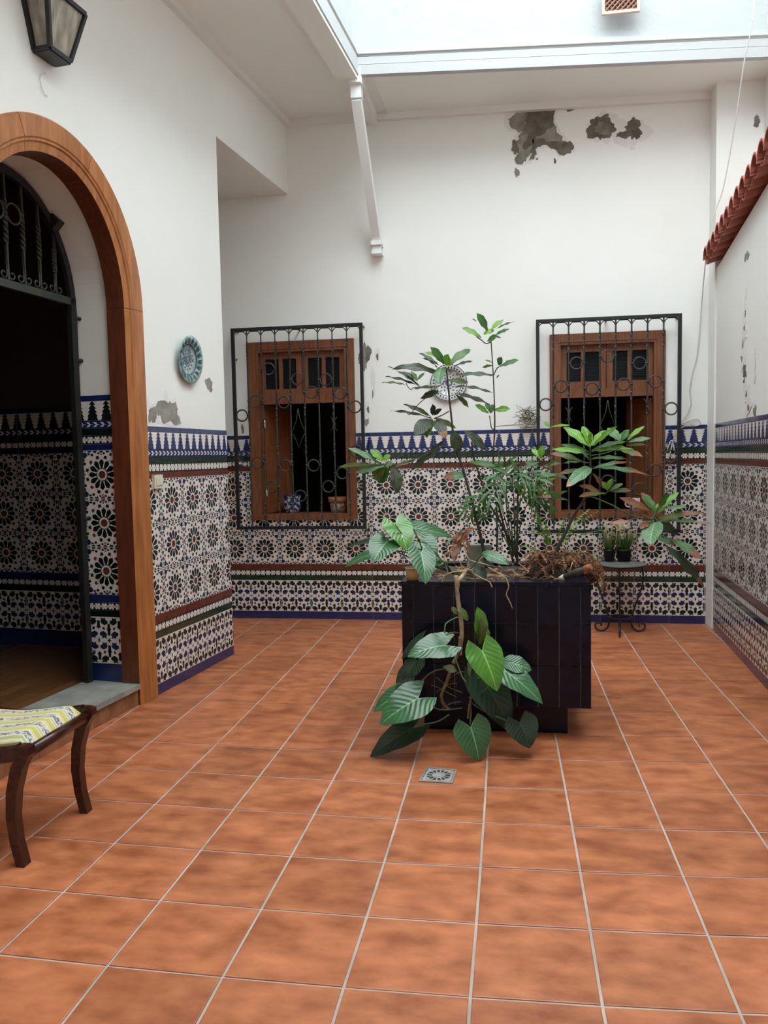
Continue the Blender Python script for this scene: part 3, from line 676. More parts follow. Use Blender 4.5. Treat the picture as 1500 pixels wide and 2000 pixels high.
# ------------------------------------------------ pots on the window sills
def sill_pot(px, py, wpx, name, label, build, W=W1):
    Y = .50; p = pix(px, py, Y); z = W[2] + .045; r = root(name, (p.x, Y, z), label, name.split('_')[-1]); build(r, p.x, Y, z, wpx / ppm(p) / 2); return r
def talav(r, x, y, z, R):
    mb = Mesh(); mb.lathe([(0, 0), (R * .75, 0), (R, R * .9), (R * .95, R * 1.7), (R * 1.12, R * 2.1), (R * 1.05, R * 2.1), (R * .85, R * 1.6), (0, R * 1.5)], (x, y, z), 22); mb.obj('pot_body', [mat('blue_white_glaze', (.55, .56, .58), .25, rgb2=(.02, .035, .15), scale=38, lo=.46, hi=.52)], r)
    mb = Mesh(); mb.ring((x, y, z + R * 2.08), R * 1.08, R * .07, (0, 0, 1)); mb.obj('rim', [TBLUE], r)
def terr(r, x, y, z, R):
    mb = Mesh(); mb.lathe([(0, 0), (R * .78, 0), (R * .95, R * 1.25), (0, R * 1.2)], (x, y, z), 20); mb.obj('pot_body', [mat('mosaic_glaze', (.42, .36, .29), .5, rgb2=(.20, .12, .08), scale=40, lo=.45, hi=.6)], r)
    mb = Mesh(); mb.lathe([(R * .95, R * 1.2), (R * 1.08, R * 1.25), (R * 1.1, R * 1.75), (R * .95, R * 1.75), (R * .85, R * 1.3), (0, R * 1.3)], (x, y, z), 20); mb.obj('rim', [CLAYP], r)
def mug(r, x, y, z, R):
    mb = Mesh(); mb.lathe([(0, 0), (R, 0), (R, R * 2.4), (R * .88, R * 2.4), (R * .88, R * .2), (0, R * .2)], (x, y, z), 20); mb.obj('mug_body', [mat('mug_glaze', (.62, .62, .66), .3, rgb2=(.30, .30, .38), scale=50, lo=.5, hi=.6)], r)
    mb = Mesh(); mb.ring((x - R * 1.2, y, z + R * 1.3), R * .6, R * .12, (0, 1, 0)); mb.obj('handle', [mat('mug_handle', (.7, .7, .68), .3)], r)
sill_pot(571, 985, 34, 'face_pot', 'blue and white glazed ceramic pot on the left window sill', talav)
sill_pot(661, 985, 36, 'clay_pot', 'clay pot with red rim and mottled body on the left window sill', terr)
sill_pot(1240, 980, 20, 'white_mug', 'white patterned mug on the right window sill behind the grille', mug, W2)

# ------------------------------------------------ wooden arch surround, threshold and hall gate
FLo = FL
r = bpy.data.objects.new('door_1', None); col.objects.link(r); r['kind'] = 'structure'; r.location = FL.P(AC, 0); WM[r.name] = Mx.Translation(r.location)
prof = [(.655, -.002), (.655, .022), (.645, .032), (.552, .032), (.545, .026), (.534, .026), (.529, .018), (.515, .016), (.490, .010), (.482, -.10), (.512, -.10), (.512, -.002)]
def prow(t):
    if t[0] == 'R': return [FL.P(AC + p[0] + .035, t[1], p[1]) for p in prof]
    if t[0] == 'L': return [FL.P(AC - p[0] - .105, t[1], p[1]) for p in prof]
    return [FL.P(AC + (p[0] + .035 + wd_(math.cos(t[1]))) * math.cos(t[1]), AZ + (p[0] + .155) * math.sin(t[1]), p[1]) for p in prof]
WM['x'] = 1
def mid(i, j): return 1 if 8 <= j <= 10 else 0
wm = [WOOD, WOODD]
mb = Mesh(); mb.grid([prow(('R', 0)), prow(('R', 1.2)), prow(('R', AZ - .001))], mid, closed=True, smooth=False, capends=True); mb.obj('door_post', wm, r)
mb = Mesh(); mb.grid([prow(('L', 0)), prow(('L', AZ - .001))], mid, closed=True, smooth=False, capends=True); mb.obj('door_post', wm, r)
for a0, a1 in ((0, 68), (68, 112), (112, 180)):
    mb = Mesh(); mb.grid([prow(('A', math.radians(a0 + .15 + (a1 - a0 - .3) * k / 14))) for k in range(15)], mid, closed=True, smooth=False, capends=True); mb.obj('arch_segment', wm, r)
mb = Mesh(); a = [FL.P(s_, z_, o_) for s_, z_, o_ in ((-1.325, .098, .012), (-.185, .098, .012), (-.185, .098, -.355), (-1.325, .098, -.355))]
mb.grid([a, [p + V((0, 0, .03)) for p in a]], closed=True, smooth=False, capends=True)
mb.obj('stone_threshold', [STONE], wall_left, label='worn grey stone slab')
for k in range(8):
    s0 = -1.32 + k * .1425; mb = Mesh(); a = [FL.P(s_, z_, o_) for s_, z_, o_ in ((s0, -.002, -.004), (s0 + .1395, -.002, -.004), (s0 + .1395, -.002, -.03), (s0, -.002, -.03))]
    mb.grid([a, [p + V((0, 0, .099)) for p in a]], closed=True, smooth=False, capends=True); mb.obj('riser_tile', [RISER], wall_left)
mb = Mesh(); a = [FL.P(s_, 0, o_) for s_, o_ in ((-1.325, -.031), (-.18, -.031), (-.18, -.33), (-1.325, -.33))]; mb.grid([a, [p + V((0, 0, .096)) for p in a]], closed=True, smooth=False, capends=True); mb.obj('step_core', [MORT], wall_left)
# iron gate: stiles, rail, arched head with twisted bars and scrolls
GO = -.315
gr = root('iron_gate', FL.P(AC, .128, GO), 'black wrought iron gate frame with arched scrollwork head inside the wooden archway', 'gate')
GR_ = .515; GZ = 2.33; GB = .125
for sx, nm in ((1, 'stile'), (-1, 'stile')):
    mb = Mesh(); c = AC + sx * (GR_ - .02 + wd_(sx)); a = [FL.P(c - .024, .128, GO - .016), FL.P(c + .024, .128, GO - .016), FL.P(c + .024, .128, GO + .016), FL.P(c - .024, .128, GO + .016)]
    mb.grid([a, [p + V((0, 0, AZ - .128)) for p in a]], closed=True, smooth=False, capends=True); mb.obj(nm, [IRON], gr)
mb = Mesh(); a = [FL.P(AC - GR_ - .07, GZ, GO - .014), FL.P(AC - GR_ - .07, GZ + .04, GO - .014), FL.P(AC - GR_ - .07, GZ + .04, GO + .014), FL.P(AC - GR_ - .07, GZ, GO + .014)]
mb.grid([a, [p + FL.u * (2 * GR_ + .07) for p in a]], closed=True, smooth=False, capends=True); mb.obj('rail', [IRONG], gr)
rows = []
for k in range(33):
    t = math.pi * k / 32; rows.append([FL.P(AC + (q + wd_(math.cos(t))) * math.cos(t), AZ + (q + GB) * math.sin(t), GO + o_) for q, o_ in ((GR_ + .006, -.014), (GR_ + .006, .014), (GR_ - .036, .014), (GR_ - .036, -.014))])
mb = Mesh(); mb.grid(rows, closed=True, smooth=False, capends=True); mb.obj('arched_head', [IRON], gr)
for k in range(-3, 4):
    s_ = AC + k * .122; zt = AZ + (GR_ - .03 + GB) * math.sqrt(1 - (k * .122 / (GR_ - .03)) ** 2); n = 50; pts = []; tw = []; t = 0
    for i in range(n + 1):
        f = i / n; z = GZ + .04 + (zt - GZ - .04) * f
        if .35 < f < .75: t += .55
        pts.append(FL.P(s_, z, GO)); tw.append(t)
    mb = Mesh(); mb.tube(pts, [.0065 if not .35 < i / n < .75 else .010 for i in range(n + 1)], square=True, twist=tw, up=V((1, 0, 0))); mb.obj('bar', [IRONG], gr)
    for sg in (-1, 1):
        cx, cz, R = s_ + sg * .031, GZ + .04 + .03, .024
        pts = [FL.P(s_ + sg * .002, cz + .10, GO), FL.P(s_ + sg * .004, cz + .03, GO)] + [FL.P(cx - sg * math.cos(q) * R * (1 - q / 9.5), cz - math.sin(q) * R * (1 - q / 9.5) , GO) for q in [x * .45 for x in range(14)]]
        mb = Mesh(); mb.tube(pts, .005, n=5); mb.obj('scroll', [IRONG], gr)
for k in (-.5, .5, -1.5):
    s_ = AC + k * .122 + (.0); mb = Mesh(); mb.ring(FL.P(s_, GZ + .40 - abs(k) * .02, GO), .052, .006, FL.n, n=22); mb.obj('ring', [IRONG], gr)
for z in (2.26, 2.02, 1.1, .3):
    mb = Mesh(); mb.tube([FL.P(AC + GR_ - .01, z, GO + .01), FL.P(-.178, z, GO + .02)], .012, n=6); mb.obj('hinge', [IRON], gr)
mb = Mesh(); p = FL.P(AC + .36, AZ + .46, GO + .02); mb.box((-.03, -.03, -.03), (.03, .03, .03), M=Mx.Translation(p) @ Mx.Rotation(.8, 4, 'Y')); mb.obj('latch_box', [IRON], gr)

# ------------------------------------------------ roof-tile capping on the right wall
capr = root('tiled_wall_cap', FR_.P(1.2, captop(1.2)), 'row of red clay barrel tiles capping the right garden wall', 'wall cap')
def ztile(s): return 2.925 + .105 * (s - .24)
for k in range(46):
    s_ = .06 + k * .150; zt = ztile(s_) + random.uniform(-.006, .006); rad = .070
    for cov in (0, 1):
        mb = Mesh(); rows = []; sc_ = s_ + (.075 if cov else 0)
        for t in (0, 1):
            o_ = (.085 if not cov else .115) - t * .44; zz_ = zt - .03 + t * .13 + (.012 if cov else -.012); R = (.080 if cov else .066) * (1 - .12 * t)
            outer = []; inner = []
            for q in range(9):
                a = math.pi * q / 8
                sg = 1 if cov else -1
                outer.append(FR_.P(sc_ + R * math.cos(a), zz_ + sg * R * math.sin(a) * (1.15 if cov else .8) - (0 if cov else -.045), o_)); inner.append(FR_.P(sc_ + (R - .012) * math.cos(a), zz_ + sg * (R - .012) * math.sin(a) * (1.15 if cov else .8) - (0 if cov else -.045), o_))
            rows.append(outer + inner[::-1])
        mb.grid(rows, closed=True, smooth=False, capends=False)
        b = 0
        for ri in (0, 1):
            for q in range(8): mb.face([rows[ri][q], rows[ri][q + 1], rows[ri][16 - q], rows[ri][17 - q]])
        mb.obj('cover_tile' if cov else 'channel_tile', [CLAYR], capr)
mb = Mesh()
a = [FR_.P(0, captop(0) - .01, -.003), FR_.P(0, ztile(0) - .05, -.003), FR_.P(0, ztile(0) + .06, -.33), FR_.P(0, captop(0) - .01, -.33)]
b = [FR_.P(8, captop(8) - .01, -.003), FR_.P(8, ztile(8) - .05, -.003), FR_.P(8, ztile(8) + .06, -.33), FR_.P(8, captop(8) - .01, -.33)]
mb.grid([a, b], closed=True, smooth=False, capends=True); mb.obj('mortar_bed', [PLASTER], capr)

# ------------------------------------------------ ceiling brace, beam
br = root('ceiling_brace', (.41, .34, 3.2), 'white painted diagonal timber brace from the back wall up to the ceiling corner', 'brace')
pb = V((.405, .30, 3.22)); pt = V((.375, -.38, 4.12)); mb = Mesh(); wv = V((.036, 0, 0)); d = (pt - pb).normalized(); hv = d.cross(V((1, 0, 0))).normalized() * .036
mb.grid([[pb - wv - hv, pb + wv - hv, pb + wv + hv, pb - wv + hv], [pt - wv - hv, pt + wv - hv, pt + wv + hv, pt - wv + hv]], closed=True, smooth=False, capends=True); mb.obj('strut', [MOULD], br)
mb = Mesh(); mb.box((.36, .22, 3.20), (.45, .34, 3.235)); mb.box((.368, .245, 3.15), (.442, .34, 3.20)); mb.box((.36, .232, 3.13), (.45, .34, 3.15)); mb.obj('corbel', [MOULD], br)
mb = Mesh(); mb.box((.325, -.43, 4.21), (.425, -.33, 4.27)); mb.box((.335, -.41, 4.12), (.415, -.33, 4.21)); mb.obj('head_block', [MOULD], br)
mb = Mesh(); y0, y1 = .34, -5.9
rws = []
for y in (y0, -.44): rws.append([V((.34, y, 4.215)), V((.42, y, 4.215)), V((.42, y, 4.32)), V((.34, y, 4.32))])
mb.grid(rws, closed=True, smooth=False, capends=True)
mb2 = Mesh(); mb2.grid([[V((.235, -.44, 4.24)), V((.395, -.44, 4.24)), V((.395, -.44, 4.33)), V((.235, -.44, 4.33))], [V((-.20, -5.9, 4.25)), V((-.04, -5.9, 4.25)), V((-.04, -5.9, 4.33)), V((-.20, -5.9, 4.33))]], closed=True, smooth=False, capends=True)
struct('trim_7', mb, [MOULD]); struct('trim_8', mb2, [CEIL])

# ------------------------------------------------ lantern, hook, switch, plates, vent, cable
ln = root('wall_lantern', FL.P(-.77, 3.40), 'black framed wall lantern with ribbed glass panes above the archway', 'lamp')
zb, zt = 3.40, 3.65; sc0 = -.775; wb_, wt_ = .072, .140; ob, ot = .10, .15
def lq(f, sg_s, sg_o, e=0):                  # corner of the tapered body at height fraction f
    wd = wb_ + (wt_ - wb_) * f - e; od = (ob + (ot - ob) * f) - e
    return FL.P(sc0 + sg_s * wd, zb + (zt - zb) * f, od if sg_o else .012)
mb = Mesh()
for sg in (-1, 1):
    for o_ in (0, 1): mb.tube([lq(0, sg, o_), lq(1, sg, o_)], .010, square=True)
for f in (0, 1):
    c = [lq(f, -1, 0), lq(f, -1, 1), lq(f, 1, 1), lq(f, 1, 0)]
    for i in range(4): mb.tube([c[i], c[(i + 1) % 4]], .010, square=True)
mb.obj('lantern_frame', [IRON], ln)
mb = Mesh(); c = [lq(0, -1, 0), lq(0, -1, 1), lq(0, 1, 1), lq(0, 1, 0)]; mb.grid([c, [p - V((0, 0, .014)) for p in c]], closed=True, smooth=False, capends=True); mb.obj('base_plate', [IRON], ln)
mb = Mesh(); c = [lq(1, -1, 0), lq(1, -1, 1), lq(1, 1, 1), lq(1, 1, 0)]; ap = FL.P(sc0, zt + .10, .03)
for i in range(4): mb.face([c[i], c[(i + 1) % 4], ap + V((0, 0, 0))])
mb.obj('cap', [IRON], ln)
GL = mat('ribbed_glass', (.42, .37, .29), .3, rgb2=(.20, .18, .14), scale=30, spec=.6, stretch=(1, 1, .2))
for a, b in (((-1, 0), (-1, 1)), ((-1, 1), (1, 1)), ((1, 1), (1, 0))):
    rows = []; n = 28
    for i in range(n + 1):
        t = i / n; rows.append([lq(f, *a, .004).lerp(lq(f, *b, .004), t) + (FL.n * .0025 * math.sin(t * n * .9 * math.pi) if a[1] == b[1] else FL.u * .0025 * math.sin(t * n * .9 * math.pi)) for f in (.02, .98)])
    mb = Mesh(); mb.grid(rows); mb.obj('glass_pane', [GL], ln)
hk = Mesh(); c = lpt(88, 166); P_ = [FL.P(c[0] + .04 * math.sin(t) * -1, c[1] + .055 * math.cos(t), .008) for t in [x * .35 for x in range(10)]]
hk.tube(P_, .003, n=5); tag(hk.obj('wire_hook', [MOULD]), 'thin white wire loop on the plaster below the wall lantern', 'hook')
s_, z_ = .075, 1.305
sw = root('light_switch', FL.P(s_, z_), 'cream double light switch on the tiles beside the archway', 'switch')
def boxf(fr, s0, s1, z0, z1, o0, o1, mb):
    a = [fr.P(s0, z0, o0), fr.P(s1, z0, o0), fr.P(s1, z0, o1), fr.P(s0, z0, o1)]; mb.grid([a, [p + V((0, 0, z1 - z0)) for p in a]], closed=True, smooth=False, capends=True)
mb = Mesh(); boxf(FL, s_ - .05, s_ + .042, z_ - .042, z_ + .042, .007, .026, mb); mb.obj('plate', [CREAM], sw)
for a in (-.022, .014):
    mb = Mesh(); boxf(FL, s_ + a - .012, s_ + a + .018, z_ - .022, z_ + .022, .026, .031, mb); mb.obj('rocker', [CREAM], sw)
def plate(fr, s_, z_, R, label, mats, kind):
    r = root('ceramic_plate', fr.P(s_, z_, .0), label, 'plate', 'ceramic plates hung on the walls')
    M = fr.M @ Mx.Translation((s_, 0, z_)) @ Mx.Rotation(math.radians(90 + 4), 4, 'X')
    pf = [(0, .012), (R * .55, .012), (R * .62, .020), (R * .80, .032), (R * .98, .040), (R, .036), (R * .8, .022), (R * .6, .008), (0, .004)]
    mb = Mesh(); mb.lathe(pf, (0, 0, 0), 44, M=M); mb.obj('dish', [mats[0]], r)
    def zat(q): return .0125 if q < .55 else (.0125 + (q - .55) / .07 * .008 if q < .62 else (.0205 + (q - .62) / .18 * .012 if q < .8 else .0325 + (q - .8) / .18 * .008))
    def dec(name, polys, m):
        mb = Mesh()
        for p in polys: mb.face([M @ V((x * R, y * R, zat(math.hypot(x, y)) + .001)) for x, y in p])
        mb.obj(name, [m], r)
    if kind == 0:
        dec('rim_pattern', [rot2([(.68, -.07), (.82, -.10), (.94, -.02), (.84, .0), (.93, .08), (.80, .09), (.68, .04)], k * math.pi / 9) for k in range(18)], mats[1])
        dec('ring_line', [rot2([(.60, -.06), (.655, -.06), (.655, .06), (.60, .06)], k * math.pi / 16) for k in range(32)], mats[2])
        dec('centre_pattern', [rot2([(.10 + .13 * j, -.025 - .012 * j), (.16 + .13 * j, -.03 - .012 * j), (.19 + .13 * j, 0), (.16 + .13 * j, .03 + .012 * j), (.10 + .13 * j, .025 + .012 * j)], k * math.pi / 6 + j * .26) for k in range(12) for j in range(3)], mats[2])
    else:
        dec('rim_pattern', [rot2([(.76, -.035), (.86, -.035), (.86, .035), (.76, .035)], k * math.pi / 16) for k in range(32)], mats[1])
        dec('ring_line', [rot2([(a, -.08), (a + .035, -.08), (a + .035, .08), (a, .08)], k * math.pi / 16) for k in range(32) for a in (.68, .94)], mats[1])
        dec('centre_pattern', [rot2([(.08 + .15 * j, -.03), (.17 + .15 * j, -.05), (.21 + .15 * j, 0), (.17 + .15 * j, .05)], k * math.pi / 6 + j * .26) for k in range(12) for j in range(4) if j < 4], mats[2])
    return r
PW = mat('plate_pale_glaze', (.10, .19, .20), .2, rgb2=(.42, .52, .52), scale=30); PT = mat('plate_teal_glaze', (.018, .06, .07), .2, rgb2=(.04, .12, .10), scale=40); PP = mat('plate_indigo_glaze', (.04, .04, .10), .2, rgb2=(.10, .08, .16), scale=50)
plate(FL, .492, 2.086, .155, 'teal and indigo painted ceramic plate hung on the left wall above the switch', (PW, PT, PP), 0)
PC = mat('plate_cream_glaze', (.60, .62, .58), .2)
plate(FB, .992, 2.045, .158, 'blue and white ceramic plate on the back wall, half hidden behind leaves', (PC, mat('plate_black_glaze', (.02, .03, .05), .2), mat('plate_blue_glaze', (.04, .06, .16), .2, rgb2=(.12, .16, .28), scale=40)), 1)
# terracotta lattice vent high on the upper wall
Yv = -.385; p0 = pix(1181, 24, Yv); vt = root('lattice_vent', p0, 'small square lattice vent high on the bright upper wall', 'vent'); S = .22
x0, z0 = p0.x, p0.z; mb = Mesh(); t = .02
for a in (((x0 - t, Yv - .012, z0 - t), (x0 + S + t, Yv + .012, z0)), ((x0 - t, Yv - .012, z0 + S), (x0 + S + t, Yv + .012, z0 + S + t)), ((x0 - t, Yv - .012, z0), (x0, Yv + .012, z0 + S)), ((x0 + S, Yv - .012, z0), (x0 + S + t, Yv + .012, z0 + S))): mb.box(*a)
mb.obj('frame', [mat('pinkish_frame', (.55, .42, .36), .8)], vt)
mb = Mesh(); mb.box((x0, Yv + .004, z0), (x0 + S, Yv + .010, z0 + S)); mb.obj('backing', [BLACKR], vt)
mb = Mesh(); n = 6
for k in range(-n + 1, n):
    for sg in (1, -1):
        a = [(x0 + S / n * (k + i * n), z0 + (S * i if sg > 0 else S - S * i)) for i in (0, 1)]
        (xa, za), (xb, zb2) = a; t0 = max(0, (x0 - xa) / S); t1 = min(1, (x0 + S - xa) / S)
        if t1 <= t0: continue
        mb.tube([(xa + (xb - xa) * t, Yv - .004 * sg, za + (zb2 - za) * t) for t in (t0, t1)], .005, square=True)
mb.obj('lattice', [mat('terracotta_lattice', (.26, .13, .09), .8)], vt)
# cable hanging down the back wall
cb = Mesh(); pts = [pix(1478, -40, -.42), pix(1470, 40, -.40), pix(1452, 130, -.30), pix(1436, 240, -.12), pix(1412, 370, .05), pix(1390, 430, .10), pix(1384, 480, .10), pix(1377, 520, .12), pix(1370, 600, .30), pix(1362, 690, .326), pix(1352, 730, .328), pix(1347, 765, .328), pix(1350, 790, .328), pix(1338, 815, .326), pix(1328, 828, .32), pix(1345, 822, .322), pix(1362, 818, .322), pix(1368, 828, .322), pix(1355, 832, .322), pix(1335, 833, .318), pix(1318, 850, .30), pix(1306, 895, .27), pix(1303, 880, .27), pix(1312, 860, .27), pix(1318, 885, .26)]
def smooth(pts, n=5):
    out = []; L = len(pts)
    for i in range(L - 1):
        p0, p1, p2, p3 = pts[max(i - 1, 0)], pts[i], pts[i + 1], pts[min(i + 2, L - 1)]
        for k in range(n):
            t = k / n; out.append(.5 * ((2 * p1) + (p2 - p0) * t + (2 * p0 - 5 * p1 + 4 * p2 - p3) * t * t + (3 * p1 - p0 - 3 * p2 + p3) * t ** 3))
    return out + [pts[-1]]
cb.tube(smooth([V(p) for p in pts]), .0045, n=6); tag(cb.obj('cable', [mat('grey_white_cable', (.62, .61, .58), .6)]), 'thin pale cable hanging down the back wall beside the right window', 'cable')

# ------------------------------------------------ drain
dr = root('floor_drain', (1.155, -2.985, 0), 'small square white metal drain grate set in the terracotta floor', 'drain')
q = [pixz(817, 1527, 0), pixz(884, 1531, 0), pixz(893, 1505, 0), pixz(834, 1499, 0)]; c = sum(q, V()) / 4
DG = mat('grey_white_metal', (.40, .40, .38), .5, rgb2=(.26, .26, .24), scale=50)
def dq(u_, v_, z): return (q[0].lerp(q[1], u_)).lerp(q[3].lerp(q[2], u_), v_) + V((0, 0, z))
mb = Mesh(); 
for (a, b, c_, d_) in ((0, 1, 0, .06), (0, 1, .94, 1), (0, .06, .06, .94), (.94, 1, .06, .94)):
    mb.grid([[dq(a, c_, .0012), dq(b, c_, .0012), dq(b, d_, .0012), dq(a, d_, .0012)], [dq(a, c_, .0045), dq(b, c_, .0045), dq(b, d_, .0045), dq(a, d_, .0045)]], closed=True, smooth=False, capends=True)
mb.obj('frame', [MORT], dr)
mb = Mesh(); mb.face([dq(.08, .08, .003), dq(.92, .08, .003), dq(.92, .92, .003), dq(.08, .92, .003)]); mb.obj('grate', [DG], dr)
mb = Mesh()
for k in range(14):
    a = 2 * math.pi * k / 14; P_ = rot2([(.20, -.028), (.36, -.055), (.36, .055), (.20, .028)], a, .5, .5); mb.face([dq(x, y, .0036) for x, y in P_])
mb.obj('slot', [BLACKR], dr)

# ------------------------------------------------ planter
PX0, PX1, PY0, PY1, PZ0, PZ1 = .934, 1.871, -2.50, -1.72, .168, .798
pl_ = root('tiled_planter', ((PX0 + PX1) / 2, (PY0 + PY1) / 2, 0), 'large square planter box clad in dark navy glazed tiles on a recessed plinth', 'planter')
mb = Mesh(); mb.box((1.03, -2.385, 0), (1.765, -1.83, PZ0)); mb.obj('plinth', [TNAVY], pl_)
mb = Mesh(); t = .012
mb.box((PX0 + t, PY0 + t, PZ0), (PX1 - t, PY0 + .09, PZ1 - .004)); mb.box((PX0 + t, PY1 - .09, PZ0), (PX1 - t, PY1 - t, PZ1 - .004)); mb.box((PX0 + t, PY0 + .09, PZ0), (PX0 + .09, PY1 - .09, PZ1 - .004)); mb.box((PX1 - .09, PY0 + .09, PZ0), (PX1 - t, PY1 - .09, PZ1 - .004)); mb.box((PX0 + .09, PY0 + .09, PZ0), (PX1 - .09, PY1 - .09, PZ0 + .05))
mb.obj('planter_core', [mat('tile_grout_grey', (.40, .40, .40), .8)], pl_)
mb = Mesh(); rows = []
for j in range(13):
    y = PY0 + .09 + (PY1 - PY0 - .18) * j / 12; rows.append([V((PX0 + .09 + (PX1 - PX0 - .18) * i / 14, y, .745 + random.uniform(-.012, .02))) for i in range(15)])
mb.grid(rows); mb.obj('soil', [SOIL], pl_)
def ptile(a, b): 
    mb = Mesh(); x0, y0, z0 = a; x1, y1, z1 = b; mb.box(a, b); mb.obj('glazed_tile', [TNAVY], pl_)
cols_ = [PX0] + [PX0 + .058 + .1035 * k for k in range(9)]; cols_.append(PX1)
rowz = [PZ0, .379, .589, PZ1 - .018]
gg = .0016
for i in range(len(cols_) - 1):
    a, b = cols_[i] + gg, cols_[i + 1] - gg
    if b - a < .02: continue
    for k in range(3):
        ptile((a, PY0, rowz[k] + gg), (b, PY0 + t, rowz[k + 1] - gg)); ptile((a, PY1 - t, rowz[k] + gg), (b, PY1, rowz[k + 1] - gg))
ys_ = [PY0 + t + gg + (PY1 - PY0 - 2 * t) / 7 * k for k in range(8)]
for i in range(7):
    for k in range(3):
        for xx in (PX0, PX1 - t): ptile((xx, ys_[i], rowz[k] + gg), (xx + t, ys_[i + 1] - 2 * gg, rowz[k + 1] - gg))
for k in range(5):                              # rim tiles
    x0 = PX0 + (PX1 - PX0) / 5 * k; x1 = x0 + (PX1 - PX0) / 5 - gg
    for y0 in (PY0 - .003, PY1 - .092): ptile((x0, y0, PZ1 - .017), (x1, y0 + .095, PZ1))
for k in range(3):
    y0 = PY0 + .094 + (PY1 - PY0 - .188) / 3 * k
    for x0 in (PX0, PX1 - .095): ptile((x0, y0 + gg, PZ1 - .017), (x0 + .095, y0 + (PY1 - PY0 - .188) / 3, PZ1))

# ------------------------------------------------ plants
def lerp(a, b, t): return a + (b - a) * t
def leafmesh(base, tip, wd, shape, k=1.3, bend=.12, fold=.18, wave=.02, tipbrown=0, mats=None, side=0, gap=.03):
    base, tip = V(base), V(tip); L = (tip - base).length; a = (tip - base) / L
    toc = (CAM - base).normalized(); s_ = a.cross(toc).normalized(); n = s_.cross(a).normalized()
    ang = math.acos(min(1, 1 / k)); cands = []
    for sg in ((1, -1) if side == 0 else (side,)):
        n2 = Mx.Rotation(sg * ang, 3, a) @ n; cands.append(n2)
    n = max(cands, key=lambda q: q.z); s_ = n.cross(a).normalized(); W = wd * k / 2
    heart = shape == 'heart'; lance = shape == 'lance'
    R = 12; mb = Mesh(); rnd = random.Random(int(base.x * 9999 + tip.z * 777)); ph = rnd.uniform(0, 6)
    t0 = -.30 if heart else 0
    for sd in (-1, 1):
        rows = []
        for i in range(R + 1):
            t = t0 + (1 - t0) * i / R
            if heart:
                u = (t + .30) / 1.30; xo = W * 1.02 * (math.sin(math.pi * min(1, u * .98 + .02) ** .62)) ** .75 if u > 0 else 0
                if u >= 1: xo = 0
                xi = gap * W + W * .52 * (-t / .30) ** 1.1 if t < 0 else 0
                if i == 0: xo = xi + .001
            elif lance: xo = W * (max(0, math.sin(math.pi * (t * .94 + .06) ** 1.25))) ** .85; xo = 0 if i == R else xo; xi = 0
            else: xo = W * max(0, math.sin(math.pi * (t * .96 + .04) ** .85)) ** .7; xo = 0 if i == R else xo; xi = 0
            row = []
            for c in range(4):
                f = c / 3; x = xi + (xo - xi) * f
                h = -bend * L * (max(t, 0) - .5) ** 2 * 4 * .5 + bend * L * .5
                h += fold * x - fold * x * x / max(W, 1e-4) * .5 + wave * L * math.sin(t * 17 + ph + sd) * f * f
                row.append(base + a * (t * L) + s_ * (sd * x) + n * h)
            rows.append(row if sd > 0 else row[::-1])
        b = len(mb.v)
        mb.v += [tuple(p) for r_ in rows for p in r_]
        for i in range(R):
            for c in range(3):
                q = [(i, c), (i, c + 1), (i + 1, c + 1), (i + 1, c)]
                mb.f.append(tuple(b + x * 4 + y for x, y in q)); uu = (i + .5) / R
                mb.m.append(1 if (tipbrown and uu > 1 - tipbrown) else 0); mb.sm.append(True)
                def vv(c_): return .5 + (c_ / 6 if sd > 0 else -(3 - c_) / 6)
                mb.uv.append([(x / R, vv(y)) for x, y in q])
    return mb
def leaf(parent, base, tip, wd, m, shape='lance', tipm=None, tb=0, name='leaf', lab=None, **kw):
    mb = leafmesh(base, tip, wd, shape, tipbrown=tb, **kw)
    o = mb.obj(name, [m, tipm or L_BRW], parent)
    if lab: o['label'] = lab
    return o
def lf(parent, org, kz, bx, by, tx, ty, wz, m, Y, dy=0, shape='lance', yb=0, **kw):   # leaf from two photo-zoom points
    b = pix(org[0] + bx / kz, org[1] + by / kz, Y + yb); t = pix(org[0] + tx / kz, org[1] + ty / kz, Y + dy)
    return leaf(parent, b, t, wz / kz / ppm(b), m, shape, **kw)
def stem(parent, org, kz, pts, Y, r, m, name='stem', dys=None, n=6):
    P_ = [pix(org[0] + x / kz, org[1] + y / kz, Y + (dys[i] if dys else 0)) for i, (x, y) in enumerate(pts)]
    P_ = smooth([V(p) for p in P_], 5); rr = r if isinstance(r, (int, float)) else [lerp(r[0], r[1], i / (len(P_) - 1)) for i in range(len(P_))]
    mb = Mesh(); mb.tube(P_, rr, n=n); return mb.obj(name, [m], parent)
rl = random.Random(3)
def rd(a=.06): return rl.uniform(-a, a)
PY = -2.10
